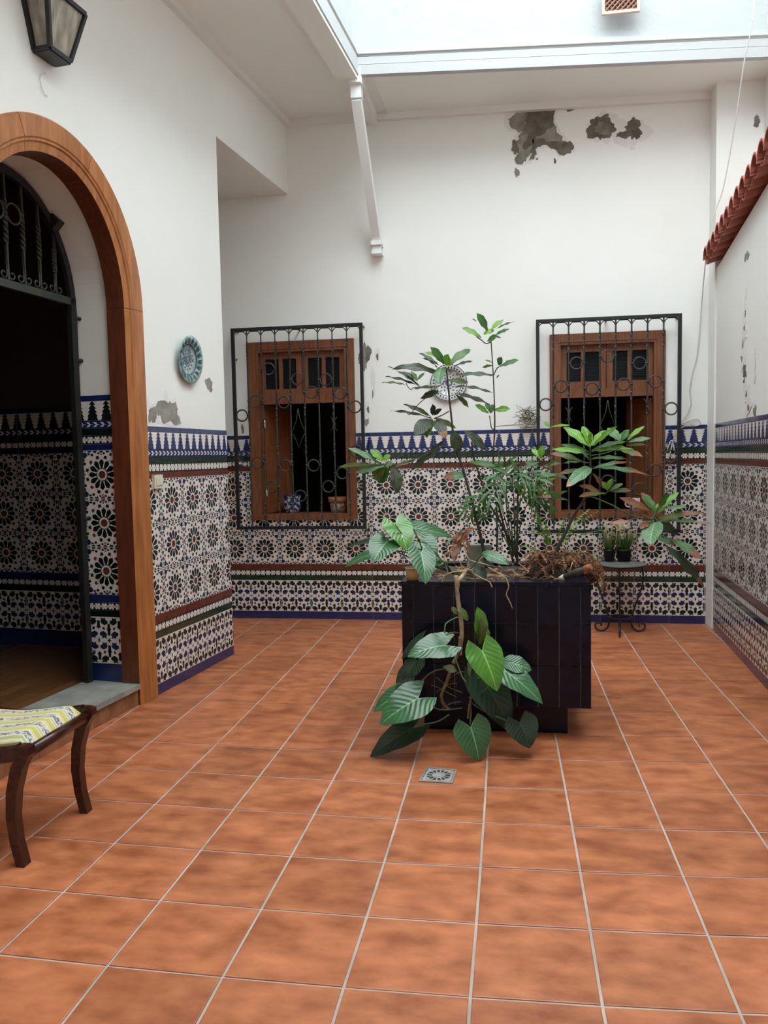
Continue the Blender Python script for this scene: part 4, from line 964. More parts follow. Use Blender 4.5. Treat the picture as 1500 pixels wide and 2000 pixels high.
# 1 tall shrub, whorl in front of the plate
T1 = root('leafy_shrub', pix(950, 1098, -2.12), 'tall dark stemmed shrub whose leaf whorl overlaps the back wall plate', 'plant')
stem(T1, (0, 0), 1, [(950, 1110), (943, 1070), (921, 977), (904, 916), (888, 865), (880, 800), (876, 760), (872, 722)], PY, (.008, .0045), STEMD)
O, K = (740, 660), 6.818
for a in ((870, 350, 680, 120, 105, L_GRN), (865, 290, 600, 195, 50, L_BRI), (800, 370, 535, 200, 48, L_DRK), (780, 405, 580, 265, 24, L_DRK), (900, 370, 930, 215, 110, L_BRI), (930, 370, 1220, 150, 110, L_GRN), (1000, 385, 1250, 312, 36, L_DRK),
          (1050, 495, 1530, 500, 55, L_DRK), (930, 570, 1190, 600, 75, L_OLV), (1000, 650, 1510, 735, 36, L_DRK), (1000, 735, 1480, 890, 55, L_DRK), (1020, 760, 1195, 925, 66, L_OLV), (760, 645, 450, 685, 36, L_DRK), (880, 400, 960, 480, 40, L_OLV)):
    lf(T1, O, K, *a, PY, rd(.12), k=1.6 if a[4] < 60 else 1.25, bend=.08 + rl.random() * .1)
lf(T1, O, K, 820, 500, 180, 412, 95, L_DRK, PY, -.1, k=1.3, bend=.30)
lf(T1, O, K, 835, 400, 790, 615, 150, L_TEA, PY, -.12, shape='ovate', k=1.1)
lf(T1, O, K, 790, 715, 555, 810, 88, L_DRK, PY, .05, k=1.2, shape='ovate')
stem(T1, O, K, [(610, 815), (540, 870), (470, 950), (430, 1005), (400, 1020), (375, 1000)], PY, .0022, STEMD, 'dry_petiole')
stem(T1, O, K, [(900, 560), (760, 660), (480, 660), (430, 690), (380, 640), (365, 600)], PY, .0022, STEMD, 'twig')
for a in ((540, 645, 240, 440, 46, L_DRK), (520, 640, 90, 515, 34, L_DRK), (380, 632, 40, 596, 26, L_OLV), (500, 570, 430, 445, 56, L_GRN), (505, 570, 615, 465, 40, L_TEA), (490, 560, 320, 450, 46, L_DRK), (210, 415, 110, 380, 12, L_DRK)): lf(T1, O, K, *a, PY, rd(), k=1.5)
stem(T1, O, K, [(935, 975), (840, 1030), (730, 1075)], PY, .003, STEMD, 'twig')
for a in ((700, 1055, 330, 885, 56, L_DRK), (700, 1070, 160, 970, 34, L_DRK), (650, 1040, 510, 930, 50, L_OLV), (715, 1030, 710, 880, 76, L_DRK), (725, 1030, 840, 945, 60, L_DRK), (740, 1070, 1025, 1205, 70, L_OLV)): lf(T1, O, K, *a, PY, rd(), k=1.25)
lf(T1, O, K, 690, 1080, 640, 1335, 130, L_OLV, PY, -.05, shape='ovate', k=1.15, tipm=L_BRI, tb=.4)
lf(T1, O, K, 670, 1090, 480, 1310, 190, L_DRK, PY, -.10, shape='ovate', k=1.1)
lf(T1, O, K, 760, 1095, 885, 1345, 150, L_DRK, PY, -.08, shape='ovate', k=1.1, tipm=L_BRW, tb=.3)
O, K = (660, 580), 3.409
for a in ((760, 885, 800, 1040, 85, L_DRK), (840, 890, 985, 1020, 60, L_DRK), (870, 1100, 1060, 1130, 40, L_GRN), (690, 1000, 480, 1165, 40, L_DRK), (700, 960, 590, 1085, 45, L_DRK)): lf(T1, O, K, *a, PY, rd(), k=1.25)
lf(T1, O, K, 835, 1185, 700, 1205, 62, L_TEA, PY, -.05, shape='ovate', k=1.15, tipm=L_BRW, tb=.5)
stem(T1, O, K, [(770, 1000), (700, 1000), (560, 1060), (440, 1105), (340, 1125)], PY, .0028, STEMD, 'twig', dys=[0, -.03, -.06, -.1, -.12])
for a in ((280, 1110, 62, 1003, 36, L_TEA), (300, 1095, 215, 1015, 50, L_BRI), (300, 1090, 350, 1050, 36, L_BRI), (290, 1125, -5, 1132, 30, L_OLV), (310, 1125, 115, 1168, 56, L_TEA), (320, 1130, 240, 1215, 80, L_OLV), (350, 1130, 275, 1240, 72, L_GRN), (380, 1130, 520, 1085, 30, L_OLV), (330, 1140, 350, 1090, 50, L_TEA)): lf(T1, O, K, *a, PY - .12, rd(), k=1.25)
lf(T1, O, K, 375, 1140, 392, 1312, 85, L_DRK, PY - .12, -.05, shape='ovate', k=1.1)
# 2 slender shrub with the topmost whorl
T2 = root('slender_shrub', pix(1003, 1090, -2.0), 'slender shrub with the topmost bright green whorl, standing against the white wall', 'plant')
stem(T2, (0, 0), 1, [(1003, 1100), (985, 1030), (968, 960), (963, 903), (966, 844), (966, 800), (963, 727), (959, 665)], -2.0, (.006, .0032), STEMD)
stem(T2, O, K, [(1020, 300), (985, 310), (960, 290), (930, 270), (925, 262)], -2.0, .003, STEMD, 'twig')
stem(T2, O, K, [(1045, 880), (1022, 870), (1010, 790)], -2.0, .003, STEMD, 'twig')
stem(T2, O, K, [(1038, 520), (1055, 480), (1072, 465)], -2.0, .003, STEMD, 'twig')
stem(T2, O, K, [(1050, 862), (1120, 856), (1230, 850)], -2.0, .0022, BARK, 'twig')
for a in ((995, 225, 922, 108, 50, L_GRN), (955, 275, 826, 203, 36, L_BRI), (1020, 220, 1102, 152, 34, L_BRI), (1050, 215, 1168, 165, 12, L_DRK), (1045, 255, 1142, 213, 22, L_GRN), (970, 250, 1040, 218, 36, L_BRI), (995, 295, 1065, 258, 36, L_GRN), (1040, 265, 1085, 272, 12, L_DRK), (925, 165, 893, 145, 8, L_DRK),
          (1070, 455, 1092, 400, 42, L_GRN), (1075, 465, 1210, 420, 32, L_TEA), (1030, 458, 962, 470, 20, L_OLV), (1030, 440, 980, 420, 8, L_DRK), (1003, 775, 912, 718, 36, L_BRI), (1008, 765, 985, 708, 32, L_GRN), (1015, 775, 1035, 715, 40, L_TEA), (1040, 755, 1148, 748, 42, L_BRI), (1055, 540, 1075, 520, 10, L_DRK)): lf(T2, O, K, *a, -2.0, rd(), k=1.3)
# cut canes standing in the planter
for i, (pts, rr, lb) in enumerate((([(921, 862), (926, 897), (938, 933), (955, 982), (968, 1004), (989, 1043), (1006, 1080), (1010, 1100)], .0055, 'bare dark cane leaning left with a cut top below the plate'), ([(1013, 857), (1012, 933), (1011, 1007), (1010, 1060), (1012, 1100)], .005, 'bare dark upright cane with a cut top between plate and right window'), ([(926, 1000), (936, 1035), (946, 1080), (950, 1110)], .008, 'thick short dark cane at the left of the palm'), ([(970, 985), (971, 1040), (970, 1085), (972, 1105)], .005, 'short straight dark cane just left of the palm'))):
    P_ = smooth([pix(x, y, -2.04 + .03 * i) for x, y in pts], 4); mb = Mesh(); mb.tube(P_, rr, n=7); tag(mb.obj('bare_cane', [STEMD]), lb, 'plant', 'bare canes standing in the planter')
# 3 broad shrub in front of the right window, with the drooping right whorl
T3 = root('spreading_shrub', pix(1085, 1110, -2.2), 'broad shrub with brown tipped leaves spreading in front of the right window', 'plant')
stem(T3, (0, 0), 1, [(1078, 1125), (1085, 1080), (1105, 1039), (1124, 1002), (1142, 975), (1152, 940), (1153, 900), (1152, 872)], -2.2, (.010, .0045), STEMD)
O, K = (1040, 800), 6.25
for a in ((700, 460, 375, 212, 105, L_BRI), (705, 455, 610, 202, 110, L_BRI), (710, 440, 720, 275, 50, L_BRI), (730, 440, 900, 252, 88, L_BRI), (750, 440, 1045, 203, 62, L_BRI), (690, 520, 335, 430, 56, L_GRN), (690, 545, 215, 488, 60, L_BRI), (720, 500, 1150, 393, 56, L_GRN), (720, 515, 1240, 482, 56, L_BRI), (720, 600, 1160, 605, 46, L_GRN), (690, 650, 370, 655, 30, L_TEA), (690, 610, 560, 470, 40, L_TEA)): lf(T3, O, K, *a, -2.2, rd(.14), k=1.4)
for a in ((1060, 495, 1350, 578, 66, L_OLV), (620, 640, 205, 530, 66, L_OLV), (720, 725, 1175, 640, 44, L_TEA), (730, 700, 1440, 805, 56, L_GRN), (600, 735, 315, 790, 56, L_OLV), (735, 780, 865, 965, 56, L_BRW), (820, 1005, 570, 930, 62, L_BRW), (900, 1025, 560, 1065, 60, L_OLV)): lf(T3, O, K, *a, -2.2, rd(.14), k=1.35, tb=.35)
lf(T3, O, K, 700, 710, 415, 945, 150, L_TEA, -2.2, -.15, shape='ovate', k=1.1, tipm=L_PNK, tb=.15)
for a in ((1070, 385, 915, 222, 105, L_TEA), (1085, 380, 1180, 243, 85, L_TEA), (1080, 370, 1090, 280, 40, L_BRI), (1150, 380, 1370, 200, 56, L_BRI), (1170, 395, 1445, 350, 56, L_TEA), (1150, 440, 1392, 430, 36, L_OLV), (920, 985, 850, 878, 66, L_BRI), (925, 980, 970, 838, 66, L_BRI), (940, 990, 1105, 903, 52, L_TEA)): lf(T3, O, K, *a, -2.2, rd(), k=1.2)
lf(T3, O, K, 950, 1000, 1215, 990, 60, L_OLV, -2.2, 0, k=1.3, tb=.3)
stem(T3, O, K, [(710, 560), (900, 530), (1080, 450), (1090, 400)], -2.2, .003, STEMG, 'twig')
stem(T3, O, K, [(700, 1040), (800, 1020), (890, 1020), (930, 990)], -2.2, .003, STEMG, 'twig')
stem(T3, O, K, [(640, 1080), (720, 1065), (960, 1160), (1200, 1290), (1380, 1330), (1490, 1320)], -2.2, .0035, STEMG, 'branch', dys=[0, 0, -.02, -.04, -.06, -.06])
for a in ((200, 215, 145, 148, 48, L_BRI), (215, 215, 460, 190, 30, L_BRI), (90, 600, -10, 475, 62, L_BRI), (105, 600, 130, 435, 86, L_BRI), (80, 690, -100, 640, 60, L_GRN), (110, 700, 360, 655, 40, L_OLV), (240, 780, 430, 850, 50, L_GRN), (160, 700, 330, 600, 36, L_GRN)): lf(T3, O, K, *a, -2.15, rd(), k=1.3)
lf(T3, O, K, 60, 1070, 325, 1075, 46, L_PNK, -2.15, 0, k=1.3, wave=.06); lf(T3, O, K, 120, 1060, 65, 975, 40, L_BRW, -2.15, 0, k=1.3)
stem(T3, O, K, [(-60, 830), (0, 690), (120, 610), (260, 540)], -2.15, (.004, .002), STEMD, 'branch')
stem(T3, O, K, [(430, 1330), (300, 1000), (160, 720), (60, 700)], -2.15, .003, STEMD, 'branch') if False else None
O, K = (1180, 940), 6.818
for a in ((690, 420, 485, 145, 105, L_GRN), (630, 410, 190, 215, 92, L_BRW), (640, 500, 475, 405, 70, L_BRW), (630, 560, 455, 610, 80, L_BRW), (650, 520, 560, 545, 60, L_OLV)): lf(T3, O, K, *a, -2.26, rd(), k=1.25, tb=.25)
for a in ((720, 400, 1000, 145, 80, L_BRI), (740, 360, 875, 160, 80, L_GRN), (690, 420, 720, 290, 40, L_BRI), (720, 530, 1000, 505, 60, L_OLV), (820, 365, 1115, 350, 50, L_TEA), (690, 440, 830, 350, 30, L_BRI)): lf(T3, O, K, *a, -2.26, rd(.1), k=1.3)
lf(T3, O, K, 690, 505, 1330, 425, 72, L_OLV, -2.26, -.1, k=1.3, tb=.45)
lf(T3, O, K, 760, 540, 1440, 572, 40, L_TEA, -2.26, -.1, k=1.3, tb=.3, tipm=L_PNK)
lf(T3, O, K, 680, 545, 610, 870, 255, L_TEA, -2.26, -.16, shape='ovate', k=1.08, tb=.12)
lf(T3, O, K, 760, 540, 920, 700, 130, L_DRK, -2.26, 0, shape='ovate', k=1.15)
lf(T3, O, K, 900, 770, 1300, 1040, 120, L_GRN, -2.26, -.1, k=1.2, tb=.3)
lf(T3, O, K, 790, 830, 1325, 1395, 120, L_DRK, -2.26, -.05, k=1.2, tb=.15)
lf(T3, O, K, 380, 535, 65, 575, 70, L_PNK, -2.26, 0, k=1.2, wave=.05)
lf(T3, O, K, 700, 740, 950, 850, 90, L_TEA, -2.26, 0, shape='ovate', k=1.2, tb=.3)
stem(T3, O, K, [(520, 500), (640, 500), (680, 430), (715, 350)], -2.26, .006, STEMG, 'shoot')
stem(T3, O, K, [(670, 480), (740, 620), (790, 760), (900, 800)], -2.26, .003, STEMG, 'twig')

# 4 parlour palm
T4 = root('parlour_palm', pix(1005, 1095, -2.05), 'clump of narrow palm fronds rising from the middle of the planter', 'plant')
rp = random.Random(11)
fr_ = [((1003, 1085), (985, 1010), (962, 960), (925, 985), 46, L_GRN), ((1004, 1085), (995, 1000), (975, 925), (962, 965), 52, L_TEA), ((1006, 1085), (1004, 990), (1004, 925), (1045, 935), 55, L_TEA), ((1008, 1085), (1012, 1000), (1035, 945), (1062, 985), 48, L_GRN), ((1006, 1085), (990, 1000), (990, 930), (985, 905), 42, L_GRN), ((1002, 1085), (975, 1030), (950, 1000), (905, 1000), 36, L_GRN), ((1008, 1085), (1020, 1010), (1040, 975), (1075, 975), 40, L_GRN), ((1005, 1085), (1008, 1000), (1030, 960), (1060, 945), 44, L_BRI)]
for fi, (p0, p1, p2, p3, ll, m_) in enumerate(fr_):
    Yf = -2.05 + rp.uniform(-.16, .10); P_ = []
    ctl = [pix(*p0, -2.05), pix(*p1, -2.05 + (Yf + 2.05) * .5), pix(*p2, Yf), pix(*p3, Yf - .06)]
    sp = smooth(ctl, 8); fr = None; mb = Mesh(); mb.tube(sp, [.004 * (1 - .6 * i / len(sp)) for i in range(len(sp))], n=5); fro = mb.obj('frond', [STEMG if fi % 2 else STEMD], T4)
    n0 = int(len(sp) * .5)
    for i in range(n0, len(sp), 2):
        p = sp[i]; d = (sp[min(i + 1, len(sp) - 1)] - sp[max(i - 1, 0)]).normalized(); sdv = d.cross(V((0, -1, .2))).normalized()
        for sg in (-1, 1):
            if i == len(sp) - 1 and sg > 0: dd = d
            else: dd = (d * .75 + sdv * sg * .8 + V((0, rp.uniform(-.4, .2), -.35))).normalized()
            Lf = ll / 430 * rp.uniform(.8, 1.2); leaf(fro, p, p + dd * Lf, .010 + rp.random() * .006, m_, k=1.4, bend=.22, name='leaflet')
# 5 living and dry fern
T5 = root('fern', pix(1075, 1105, -2.15), 'shaggy fern clump with fresh green fronds above a mass of dry brown ones', 'plant')
rf = random.Random(5)
def frond(mb, p, d, L, w_, droop, n=13, m=0):
    pts = []; q = V(p); dd = V(d).normalized()
    for i in range(n):
        pts.append(q.copy()); q = q + dd * (L / n); dd = (dd + V((0, 0, -droop / n))).normalized()
    mb.tube(pts, .0014, m, n=3)
    for i in range(2, n):
        t = (pts[i] - pts[i - 1]).normalized(); sd = t.cross(V((rf.uniform(-.3, .3), rf.uniform(-.3, .3), 1))).normalized(); ww = w_ * math.sin(math.pi * (i / n) ** .7 * .95 + .05)
        for sg in (-1, 1):
            a = pts[i]; b = a + sd * sg * ww + t * ww * .5 - V((0, 0, ww * .25)); c = a + t * (L / n * .75)
            mb.face([a, b, c], m)
gf = [((1092, 1068), (.55, 0, .8), .30), ((1095, 1065), (.75, -.1, .55), .26), ((1085, 1065), (.25, -.2, 1), .22), ((1075, 1070), (-.3, -.3, .9), .20), ((1080, 1068), (-.6, -.1, .8), .22), ((1100, 1075), (.9, -.1, .1), .20), ((1068, 1070), (-.2, -.2, 1), .26), ((1060, 1085), (-.7, -.4, .7), .16), ((1090, 1070), (.45, .3, .8), .30), ((1072, 1070), (-.1, -.5, 1), .2)]
for p, d, L in gf:
    mb = Mesh(); frond(mb, pix(*p, -2.12), d, L, .028, .7, 18); mb.obj('frond', [L_BRI if rf.random() < .6 else L_GRN], T5)
mb = Mesh()
for i in range(420):
    cx = rf.uniform(1035, 1150); cy = rf.uniform(1075, 1112) + abs(cx - 1095) * .10; a = rf.uniform(0, 6.28)
    frond(mb, pix(cx, cy, -2.14 + rf.uniform(-.16, .16)), (math.cos(a) * .9, math.sin(a) * .9, rf.uniform(-.15, .75)), rf.uniform(.05, .13), .012, 2.2, 7, 0 if rf.random() < .7 else 1)
for i in range(60):
    cx = rf.uniform(1140, 1172); frond(mb, pix(cx, 1080 + (cx - 1140) * 1.1 + rf.uniform(-10, 22), -2.2 + rf.uniform(-.1, .1)), (rf.uniform(.1, .9), rf.uniform(-.6, .3), rf.uniform(-.6, .1)), rf.uniform(.06, .12), .012, 2.5, 7, 0 if rf.random() < .8 else 1)
dry2 = mat('dark_dry_frond', (.07, .028, .014), .9); o = mb.obj('dry_fronds', [BRN, dry2], T5); o['kind'] = 'stuff'
mb = Mesh(); mb.lathe([(0, 0), (.19, 0), (.20, .05), (.15, .12), (.05, .15), (0, .15)], (pix(1095, 1105, -2.08).x, -2.08, .74), 14); mb.obj('root_mass', [SOIL], T5)
# dry leaf litter over the soil
mb = Mesh(); rs = random.Random(8)
for i in range(260):
    x, y = rs.uniform(PX0 + .10, PX1 - .10), rs.uniform(PY0 + .10, PY1 - .10); a = rs.uniform(0, 6.28); L = rs.uniform(.02, .09); z = .765 + rs.uniform(0, .03)
    mb.tube([(x, y, z), (x + math.cos(a) * L * .5, y + math.sin(a) * L * .5, z + rs.uniform(0, .02)), (x + math.cos(a) * L, y + math.sin(a) * L, z)], .0016, 0 if rs.random() < .5 else 1, n=3)
    if i % 3 == 0:
        d = V((math.cos(a), math.sin(a), .1)) * .03; s_ = V((-math.sin(a), math.cos(a), .3)) * .014; p = V((x, y, z + .008)); mb.face([p - d, p + s_, p + d, p - s_], 2)
o = tag(mb.obj('leaf_litter', [BARK, STRAW, BRN]), 'dry twigs and leaf litter scattered over the planter soil', 'litter'); o['kind'] = 'stuff'

# 6 philodendron: upper leaves and the trailing lower part
T6 = root('philodendron', pix(885, 1125, -2.36), 'large heart leaved philodendron spilling over the planter front and trailing to the floor', 'plant')
O, K = (660, 960), 6.25
def ph(bx, by, tx, ty, wz, m, Y, dy=0, **kw): return lf(T6, O, K, bx, by, tx, ty, wz, m, Y, dy, shape='heart', wave=kw.pop('wave', .012), **kw)
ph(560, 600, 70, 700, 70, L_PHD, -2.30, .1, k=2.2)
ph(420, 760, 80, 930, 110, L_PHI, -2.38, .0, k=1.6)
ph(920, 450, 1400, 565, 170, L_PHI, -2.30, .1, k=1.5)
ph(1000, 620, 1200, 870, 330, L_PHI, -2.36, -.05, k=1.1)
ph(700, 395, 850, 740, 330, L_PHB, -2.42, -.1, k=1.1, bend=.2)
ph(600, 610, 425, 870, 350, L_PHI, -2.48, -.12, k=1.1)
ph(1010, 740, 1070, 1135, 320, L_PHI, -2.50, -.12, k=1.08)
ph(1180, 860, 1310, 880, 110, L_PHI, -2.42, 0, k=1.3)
O, K = (860, 860), 6.818
lf(T6, O, K, 560, 1500, 920, 1660, 150, L_PHI, -2.38, -.05, shape='ovate', k=1.3)
lf(T6, O, K, 400, 1610, 760, 1700, 60, L_PHD, -2.36, -.05, k=1.5); lf(T6, O, K, 470, 1700, 600, 1860, 150, L_PHD, -2.40, -.03, shape='ovate', k=1.3)
for pts in ([(885, 1122), (850, 1090), (800, 1060), (772, 1024)], [(888, 1120), (830, 1100), (780, 1080), (757, 1057)], [(886, 1120), (860, 1100), (840, 1080), (822, 1078)], [(884, 1120), (835, 1095), (820, 1060), (807, 1032)], [(890, 1122), (920, 1110), (935, 1092), (943, 1081)], [(884, 1120), (830, 1090), (770, 1075), (725, 1082)], [(886, 1122), (870, 1100), (856, 1095), (849, 1098)], [(885, 1120), (850, 1080), (830, 1060), (820, 1059)]):
    P_ = smooth([pix(x, y, -2.40 - .03 * i) for i, (x, y) in enumerate(pts)], 5); mb = Mesh(); mb.tube(P_, .0035, n=5); mb.obj('petiole', [STEMG], T6)
stem(T6, (860, 860), 6.818, [(420, 1760), (370, 1730), (330, 1740), (300, 1800), (240, 1870), (225, 1960)], -2.47, (.009, .011), BARKP, 'trunk', dys=[.03, 0, -.02, -.05, -.08, -.10], n=8)
O, K = (700, 1160), 3.947
stem(T6, O, K, [(752, -140), (758, -60), (765, 20), (775, 100), (790, 200), (797, 300), (785, 400), (780, 470)], -2.57, (.010, .012), BARKP, 'trunk', n=8)
stem(T6, O, K, [(785, 330), (780, 430), (720, 560), (680, 680), (640, 780), (660, 860), (700, 890)], -2.58, (.011, .007), BARK, 'trunk', dys=[0, 0, -.02, -.04, -.06, -.06, -.03])
stem(T6, O, K, [(870, 480), (865, 580), (850, 680), (870, 780), (858, 860), (845, 960)], -2.66, (.008, .006), BARK, 'trunk')
for a in ([(850, 800), (900, 790), (960, 750), (1020, 700)], [(660, 580), (600, 590), (530, 630), (470, 700)], [(740, 480), (770, 560), (800, 640), (830, 680)], [(800, 880), (720, 890), (620, 890), (540, 850)], [(700, 930), (620, 980), (540, 1000), (460, 1005)], [(768, 178), (700, 210), (670, 240), (665, 300)], [(770, 300), (740, 298), (700, 305), (680, 315)], [(860, 830), (870, 900), (865, 960), (862, 1010)], [(860, 690), (950, 640), (1050, 600), (1120, 590)], [(860, 830), (960, 900), (1100, 960), (1220, 1010)]):
    stem(T6, O, K, a, -2.64, .0038, STEMG, 'petiole', dys=[0, -.03, -.06, -.08])
for a in ([(560, 700), (650, 740), (760, 800)], [(600, 640), (700, 720), (800, 760)], [(620, 900), (700, 850), (790, 830)], [(600, 760), (690, 700), (760, 690)], [(700, 650), (800, 600), (900, 640)]): stem(T6, O, K, a, -2.60, .0018, BARK, 'aerial_root', n=4)
def pl2(bx, by, tx, ty, wz, m, Y, dy=0, **kw): return lf(T6, O, K, bx, by, tx, ty, wz, m, Y, dy, shape='heart', wave=kw.pop('wave', .012), **kw)
pl2(490, 350, 330, 510, 80, L_PHD, -2.60, 0, k=1.6)
pl2(450, 510, 360, 690, 150, L_PHD, -2.62, -.03, k=1.2)
pl2(400, 580, 290, 700, 110, L_PHD, -2.60, -.02, k=1.3)
pl2(680, 395, 375, 487, 205, L_PHI, -2.70, -.08, k=1.25, bend=.15)
pl2(950, 640, 1170, 1060, 300, L_PHD, -2.64, -.02, k=1.1)
pl2(1120, 590, 1422, 850, 190, L_PHI, -2.70, -.06, k=1.25)
lf(T6, O, K, 1110, 520, 1335, 590, 130, L_PHI, -2.66, 0, shape='ovate', k=1.3)
pl2(950, 430, 1070, 752, 270, L_PHB, -2.80, -.06, k=1.08)
lf(T6, O, K, 930, 385, 915, 98, 105, L_PHB, -2.72, 0, k=1.3, fold=.6)
lf(T6, O, K, 945, 390, 935, 180, 60, L_OLV, -2.73, 0, k=1.3, fold=.6)
pl2(1240, 985, 1320, 1192, 250, L_PHD, -2.72, -.04, k=1.15)
pl2(330, 770, 115, 912, 150, L_PHI, -2.74, -.02, k=1.5)
pl2(400, 700, 250, 780, 90, L_PHD, -2.72, 0, k=1.6)
pl2(468, 800, 165, 1010, 285, L_PHI, -2.80, -.08, k=1.12)
pl2(430, 1030, 88, 1262, 200, L_PHD, -2.76, -.04, k=1.2)
pl2(862, 1020, 930, 1288, 285, L_PHI, -2.78, -.03, k=1.1)
lf(T6, O, K, 770, 110, 845, 210, 55, L_OLV, -2.60, 0, shape='ovate', k=1.3); lf(T6, O, K, 760, 160, 715, 100, 40, L_OLV, -2.60, 0, k=1.3); lf(T6, O, K, 950, 260, 1010, 340, 60, L_OLV, -2.62, 0, shape='ovate', k=1.3)
lf(T6, O, K, 860, 650, 860, 470, 26, L_TEA, -2.70, 0, k=1.2)
lf(T6, O, K, 650, 560, 760, 600, 60, L_OLV, -2.62, 0, k=1.3)
# withered leaf bundle
T7 = root('withered_leaves', pix(905, 1100, -2.4), 'withered tan leaves hanging in a bundle beside the philodendron', 'plant')
O, K = (860, 860), 6.818
for a in ((420, 1170, 190, 1440, 130, L_BRW), (330, 1190, 160, 1400, 90, L_PNK), (290, 1300, 180, 1620, 110, L_PNK), (300, 1310, 240, 1500, 60, L_PNK), (340, 1250, 370, 1560, 40, L_PNK), (480, 1180, 330, 1200, 40, L_BRW), (180, 1290, 60, 1420, 30, L_TEA), (230, 1350, 90, 1540, 20, L_PNK)): lf(T7, O, K, *a, -2.42, rd(.05), name='dry_leaf', k=1.3, fold=.5, wave=.05)
for a in ([(310, 1350), (340, 1500), (390, 1590), (560, 1640), (760, 1690)], [(180, 1440), (60, 1520), (60, 1620), (100, 1750)], [(380, 1560), (370, 1650), (350, 1730)], [(560, 1550), (480, 1640), (420, 1720)], [(240, 1590), (280, 1660), (330, 1720)]): stem(T7, O, K, a, -2.42, .0028, STRAW, 'dry_stalk')
for a in ([(350, 1740), (180, 1750), (60, 1800), (20, 1890)], [(420, 1760), (560, 1840), (650, 1880), (690, 1960)], [(880, 1840), (900, 1900), (910, 1960), (880, 2050), (930, 2160), (960, 2240)], [(960, 1720), (1010, 1780), (1060, 1790)], [(1050, 1640), (1120, 1700), (1180, 1750)], [(640, 1690), (760, 1760), (880, 1840)]): stem(T7, O, K, a, -2.515, .0022, STRAW, 'root')

# things lying on the planter: cut log, small pot, grey block
lg = root('cut_branch', pix(1130, 1118, -2.42), 'short cut dark branch with an orange sawn end lying on the planter rim', 'log')
a = pix(1103, 1127, -2.44); b = pix(1142, 1112, -2.50); mb = Mesh(); mb.tube([a, a.lerp(b, .5) + V((0, 0, .004)), b], .015, n=9, caps=True); mb.obj('bark', [mat('dark_branch_bark', (.028, .034, .028), .7, rgb2=(.05, .055, .04), scale=50)], lg)
mb = Mesh(); c = b + (b - a).normalized() * .038; mb.tube([b, b.lerp(c, .5), c], [.017, .019, .014], n=9); mb.obj('sawn_end', [mat('orange_sawn_wood', (.36, .13, .06), .8, rgb2=(.22, .07, .03), scale=60)], lg)
mb = Mesh(); c = a - (b - a).normalized() * .03; mb.tube([a, c], [.016, .012], n=9); mb.obj('pale_end', [mat('pale_stripped_wood', (.62, .55, .44), .6)], lg)
mb = Mesh(); mb.tube([pix(1112, 1120, -2.46), pix(1115, 1108, -2.46), pix(1118, 1098, -2.46)], .0025, n=5); mb.obj('twig', [STRAW], lg)
sp_ = root('small_pot', (pix(806, 1127, -2.45).x, -2.455, PZ1), 'small pale yellow ochre pot on the left front corner of the planter', 'pot'); p = sp_.location
mb = Mesh(); mb.lathe([(0, 0), (.030, 0), (.038, .065), (.034, .065), (.028, .01), (0, .01)], tuple(p), 18); mb.obj('pot_body', [mat('ochre_glaze', (.50, .33, .15), .5)], sp_)
mb = Mesh(); mb.ring((p.x, p.y, p.z + .064), .037, .004, (0, 0, 1)); mb.obj('rim', [mat('pale_green_rim', (.45, .50, .33), .5)], sp_)
bk = Mesh(); p = pix(936, 1098, -1.90); bk.box((-.065, -.04, 0), (.065, .04, .15), M=Mx.Translation((p.x, -1.90, .768)) @ Mx.Rotation(.2, 4, 'Z')); tag(bk.obj('stone_block', [STONE]), 'grey stone block standing in the planter behind the withered leaves', 'stone')
# clump of dry creeper stems caught against the back wall
mb = Mesh(); rc = random.Random(4)
for i in range(46):
    x, y = rc.uniform(1022, 1046), rc.uniform(805, 836); P_ = [pix(x, y, .30), pix(x + rc.uniform(-16, 12), y + rc.uniform(-12, 8), .27 + rc.uniform(-.03, .03)), pix(x + rc.uniform(-26, 20), y + rc.uniform(-18, 6), .27 + rc.uniform(-.04, .04))]
    mb.tube(P_, .0022, 0 if i % 2 else 1, n=4)
o = tag(mb.obj('dry_creeper', [L_OLV, BARK]), 'tangle of dry creeper stems by the lower left corner of the right grille', 'plant'); o['kind'] = 'stuff'

# ------------------------------------------------ iron plant stand with grassy pots
cx, cy, tz = 2.352, -.035, .553
ts = root('plant_stand', (cx, cy, 0), 'small round black wrought iron plant stand with scrolled feet against the back wall', 'table')
mb = Mesh(); mb.lathe([(0, 0), (.196, 0), (.198, .006), (.192, .010), (0, .010)], (cx, cy, tz - .01), 36); mb.obj('table_top', [mat('grey_weathered_top', (.16, .165, .15), .5, rgb2=(.10, .10, .09), scale=14)], ts)
mb = Mesh(); mb.ring((cx, cy, tz - .008), .197, .008, (0, 0, 1), n=36); mb.obj('rim', [IRON], ts)
for k, a in enumerate((math.radians(-100), math.radians(8), math.radians(172), math.radians(85))):
    d = V((math.cos(a), math.sin(a), 0)); c = V((cx, cy, 0)); P_ = [c + d * r_ + V((0, 0, z)) for r_, z in ((.165, tz - .012), (.178, .46), (.172, .38), (.14, .28), (.105, .18), (.088, .11), (.092, .05), (.125, .014), (.165, .012), (.192, .035), (.190, .062), (.165, .074), (.146, .060), (.152, .046))]
    mb = Mesh(); mb.tube(smooth(P_, 4), .0075, n=6, up=V((-d.y, d.x, 0))); mb.obj('leg', [IRON], ts)
mb = Mesh(); mb.ring((cx, cy, .125), .085, .006, (0, 0, 1), n=28); mb.obj('stretcher', [IRON], ts)
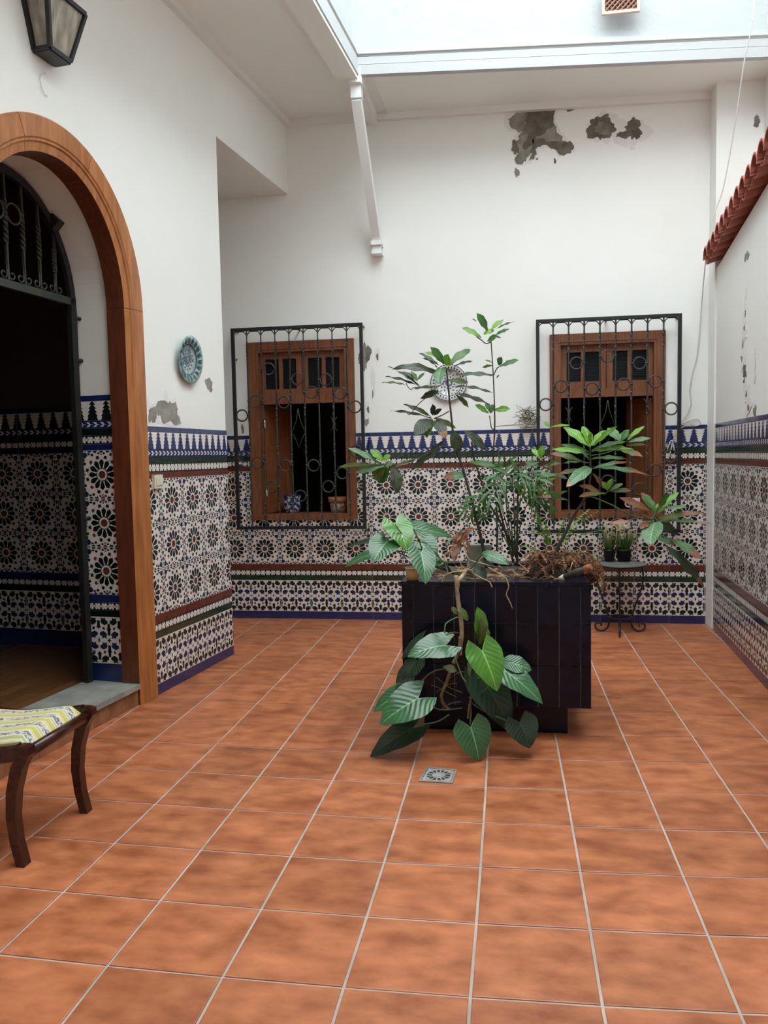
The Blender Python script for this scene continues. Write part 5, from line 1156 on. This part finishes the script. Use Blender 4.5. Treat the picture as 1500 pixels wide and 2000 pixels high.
for i, (px, py, lb, nl) in enumerate(((1187, 1093, 'left black plastic pot of grassy leaves with curled pale tips', 110), (1222, 1096, 'front right black plastic pot of dense dark grassy leaves', 120), (1207, 1088, 'rear black plastic pot of grass on the stand, behind the other two', 40))):
    p = pixz(px, py, tz + .002); p.y = min(max(p.y, cy - .12), cy + .12)
    r = root('grass_pot', (p.x, p.y, tz), lb, 'potted plant', 'grassy pots on the iron plant stand')
    mb = Mesh(); mb.lathe([(0, 0), (.036, 0), (.046, .085), (.050, .085), (.050, .098), (.044, .098), (.040, .02), (0, .02)], (p.x, p.y, tz + .001), 18); mb.obj('pot_body', [BLACKP], r)
    mb = Mesh(); rg = random.Random(i + 20)
    for k in range(nl):
        a = rg.uniform(0, 6.28); L = rg.uniform(.10, .30); le = rg.uniform(.05, .55); b = V((p.x + .02 * math.cos(a), p.y + .02 * math.sin(a), tz + .08)); d = V((math.cos(a) * le, math.sin(a) * le, 1)).normalized()
        P_ = []; q = b.copy()
        for j in range(7): P_.append(q.copy()); q = q + d * (L / 6); d = (d + V((math.cos(a), math.sin(a), -1)) * .10 * (1 + le)).normalized()
        sd = V((-math.sin(a), math.cos(a), 0)); mb.grid([[x - sd * .0028 * (1 - j / 7), x + sd * .0028 * (1 - j / 7)] for j, x in enumerate(P_)], 0 if rg.random() < .75 else 1)
    o = mb.obj('grass', [L_GRN, L_OLV], r); o['kind'] = 'stuff'
    if i < 2:
        mb = Mesh()
        for k in range(10 if i == 0 else 12):
            x = p.x + rg.uniform(-.07, .09); y = p.y + rg.uniform(-.03, .05); h = tz + rg.uniform(.18, .30); R = rg.uniform(.014, .03); P_ = [V((x, y, tz + .12)), V((x, y, h))] + [V((x + R - R * math.cos(q), y, h + R * math.sin(q))) for q in (.5, 1, 1.6, 2.2, 2.8, 3.3)]
            mb.tube(P_, [.004, .0045, .005, .005, .005, .0045, .004, .003], n=5)
        mb.obj('curled_tips', [STRAW], r)

# ------------------------------------------------ upholstered stool
st = root('upholstered_stool', (-.53, -3.73, 0), 'mahogany stool with curved sabre legs and yellow striped cushion at the left edge', 'stool')
X1, X0, YN, YF = -.225, -.82, -3.93, -3.505
def sabre(x, y, sg):
    rows = []; P_ = [(-.004, .440, .016), (.006, .436, .024), (.006, .41, .029), (-.022, .36, .027), (-.046, .27, .024), (-.054, .18, .021), (-.046, .09, .019), (-.026, .0, .019)]
    n = len(P_)
    for i, (dx, z, h) in enumerate(P_):
        X = x + sg * dx; h *= .86; rows.append([V((X - h, y - .021, z)), V((X + h, y - .021, z)), V((X + h, y + .021, z)), V((X - h, y + .021, z))])
    mb = Mesh(); mb.grid(rows, closed=True, smooth=False, capends=True); mb.obj('leg', [MAHOG], st)
for x, sg in ((X1, 1), (X0, -1)):
    for y in (YN, YF): sabre(x, y, sg)
for x in (X1, X0):
    mb = Mesh(); mb.tube([(x, YN + .02, .405), (x, YF - .02, .405)], .021, n=12); mb.obj('side_rail', [MAHOG], st)
for y in (YN, YF):
    rows = []
    for i in range(13):
        t = i / 12; x = lerp(X0 + .02, X1 - .02, t); dip = .028 * math.sin(math.pi * t); rows.append([V((x, y - .016, .385 - dip)), V((x, y + .016, .385 - dip)), V((x, y + .016, .445 - dip)), V((x, y - .016, .445 - dip))])
    mb = Mesh(); mb.grid(rows, closed=True, smooth=False, capends=True); mb.obj('seat_rail', [MAHOG], st)
fab = bpy.data.materials.new('striped_brocade'); fab.use_nodes = True; nt = fab.node_tree; N = nt.nodes; L = nt.links
tc = N.new('ShaderNodeTexCoord'); sp3 = N.new('ShaderNodeSeparateXYZ'); L.new(tc.outputs['Object'], sp3.inputs[0])
def mm(op, a, b=None):
    n = N.new('ShaderNodeMath'); n.operation = op
    for i, x in enumerate((a, b)):
        if x is None: continue
        if isinstance(x, (int, float)): n.inputs[i].default_value = x
        else: L.new(x, n.inputs[i])
    return n.outputs[0]
ff = mm('FRACT', mm('MULTIPLY', sp3.outputs[1], 11.0)); cr = N.new('ShaderNodeValToRGB'); cr.color_ramp.interpolation = 'CONSTANT'; L.new(ff, cr.inputs[0])
E_ = cr.color_ramp.elements; E_[0].position = 0; E_[0].color = (.52, .46, .13, 1); E_[1].position = .16; E_[1].color = (.62, .60, .50, 1)
for p_, c_ in ((.22, (.42, .44, .16)), (.30, (.62, .60, .52)), (.36, (.55, .53, .48)), (.72, (.62, .60, .52)), (.80, (.60, .53, .18)), (.92, (.48, .42, .12))):
    e = E_.new(p_); e.color = (*c_, 1)
vo = N.new('ShaderNodeTexNoise'); vo.inputs['Scale'].default_value = 85; L.new(tc.outputs['Object'], vo.inputs['Vector'])
inb = mm('MULTIPLY', mm('GREATER_THAN', ff, .38), mm('LESS_THAN', ff, .70)); fl_ = mm('MULTIPLY', inb, mm('GREATER_THAN', vo.outputs['Fac'], .5))
mx = N.new('ShaderNodeMix'); mx.data_type = 'RGBA'; L.new(fl_, mx.inputs[0]); L.new(cr.outputs[0], mx.inputs[6]); mx.inputs[7].default_value = (.16, .15, .18, 1); L.new(mx.outputs[2], N['Principled BSDF'].inputs['Base Color']); N['Principled BSDF'].inputs['Roughness'].default_value = .75
rows = []
for i in range(19):
    t = i / 18; x = lerp(X0 + .012, X1 - .005, t); dip = .034 * math.sin(math.pi * t); row = []
    for j in range(15):
        u_ = j / 14; y = lerp(YN + .022, YF - .022, u_); e = min(t, 1 - t, .12) / .12; e2 = min(u_, 1 - u_, .12) / .12
        row.append(V((x, y, .432 - dip + .040 * math.sqrt(max(0, 1 - (1 - e) ** 2)) * math.sqrt(max(0, 1 - (1 - e2) ** 2)) - (.02 if e == 0 else 0))))
    rows.append(row)
mb = Mesh(); mb.grid(rows)
mb.box((X0 + .03, YN + .03, .385), (X1 - .02, YF - .03, .40)); mb.obj('cushion', [fab], st)
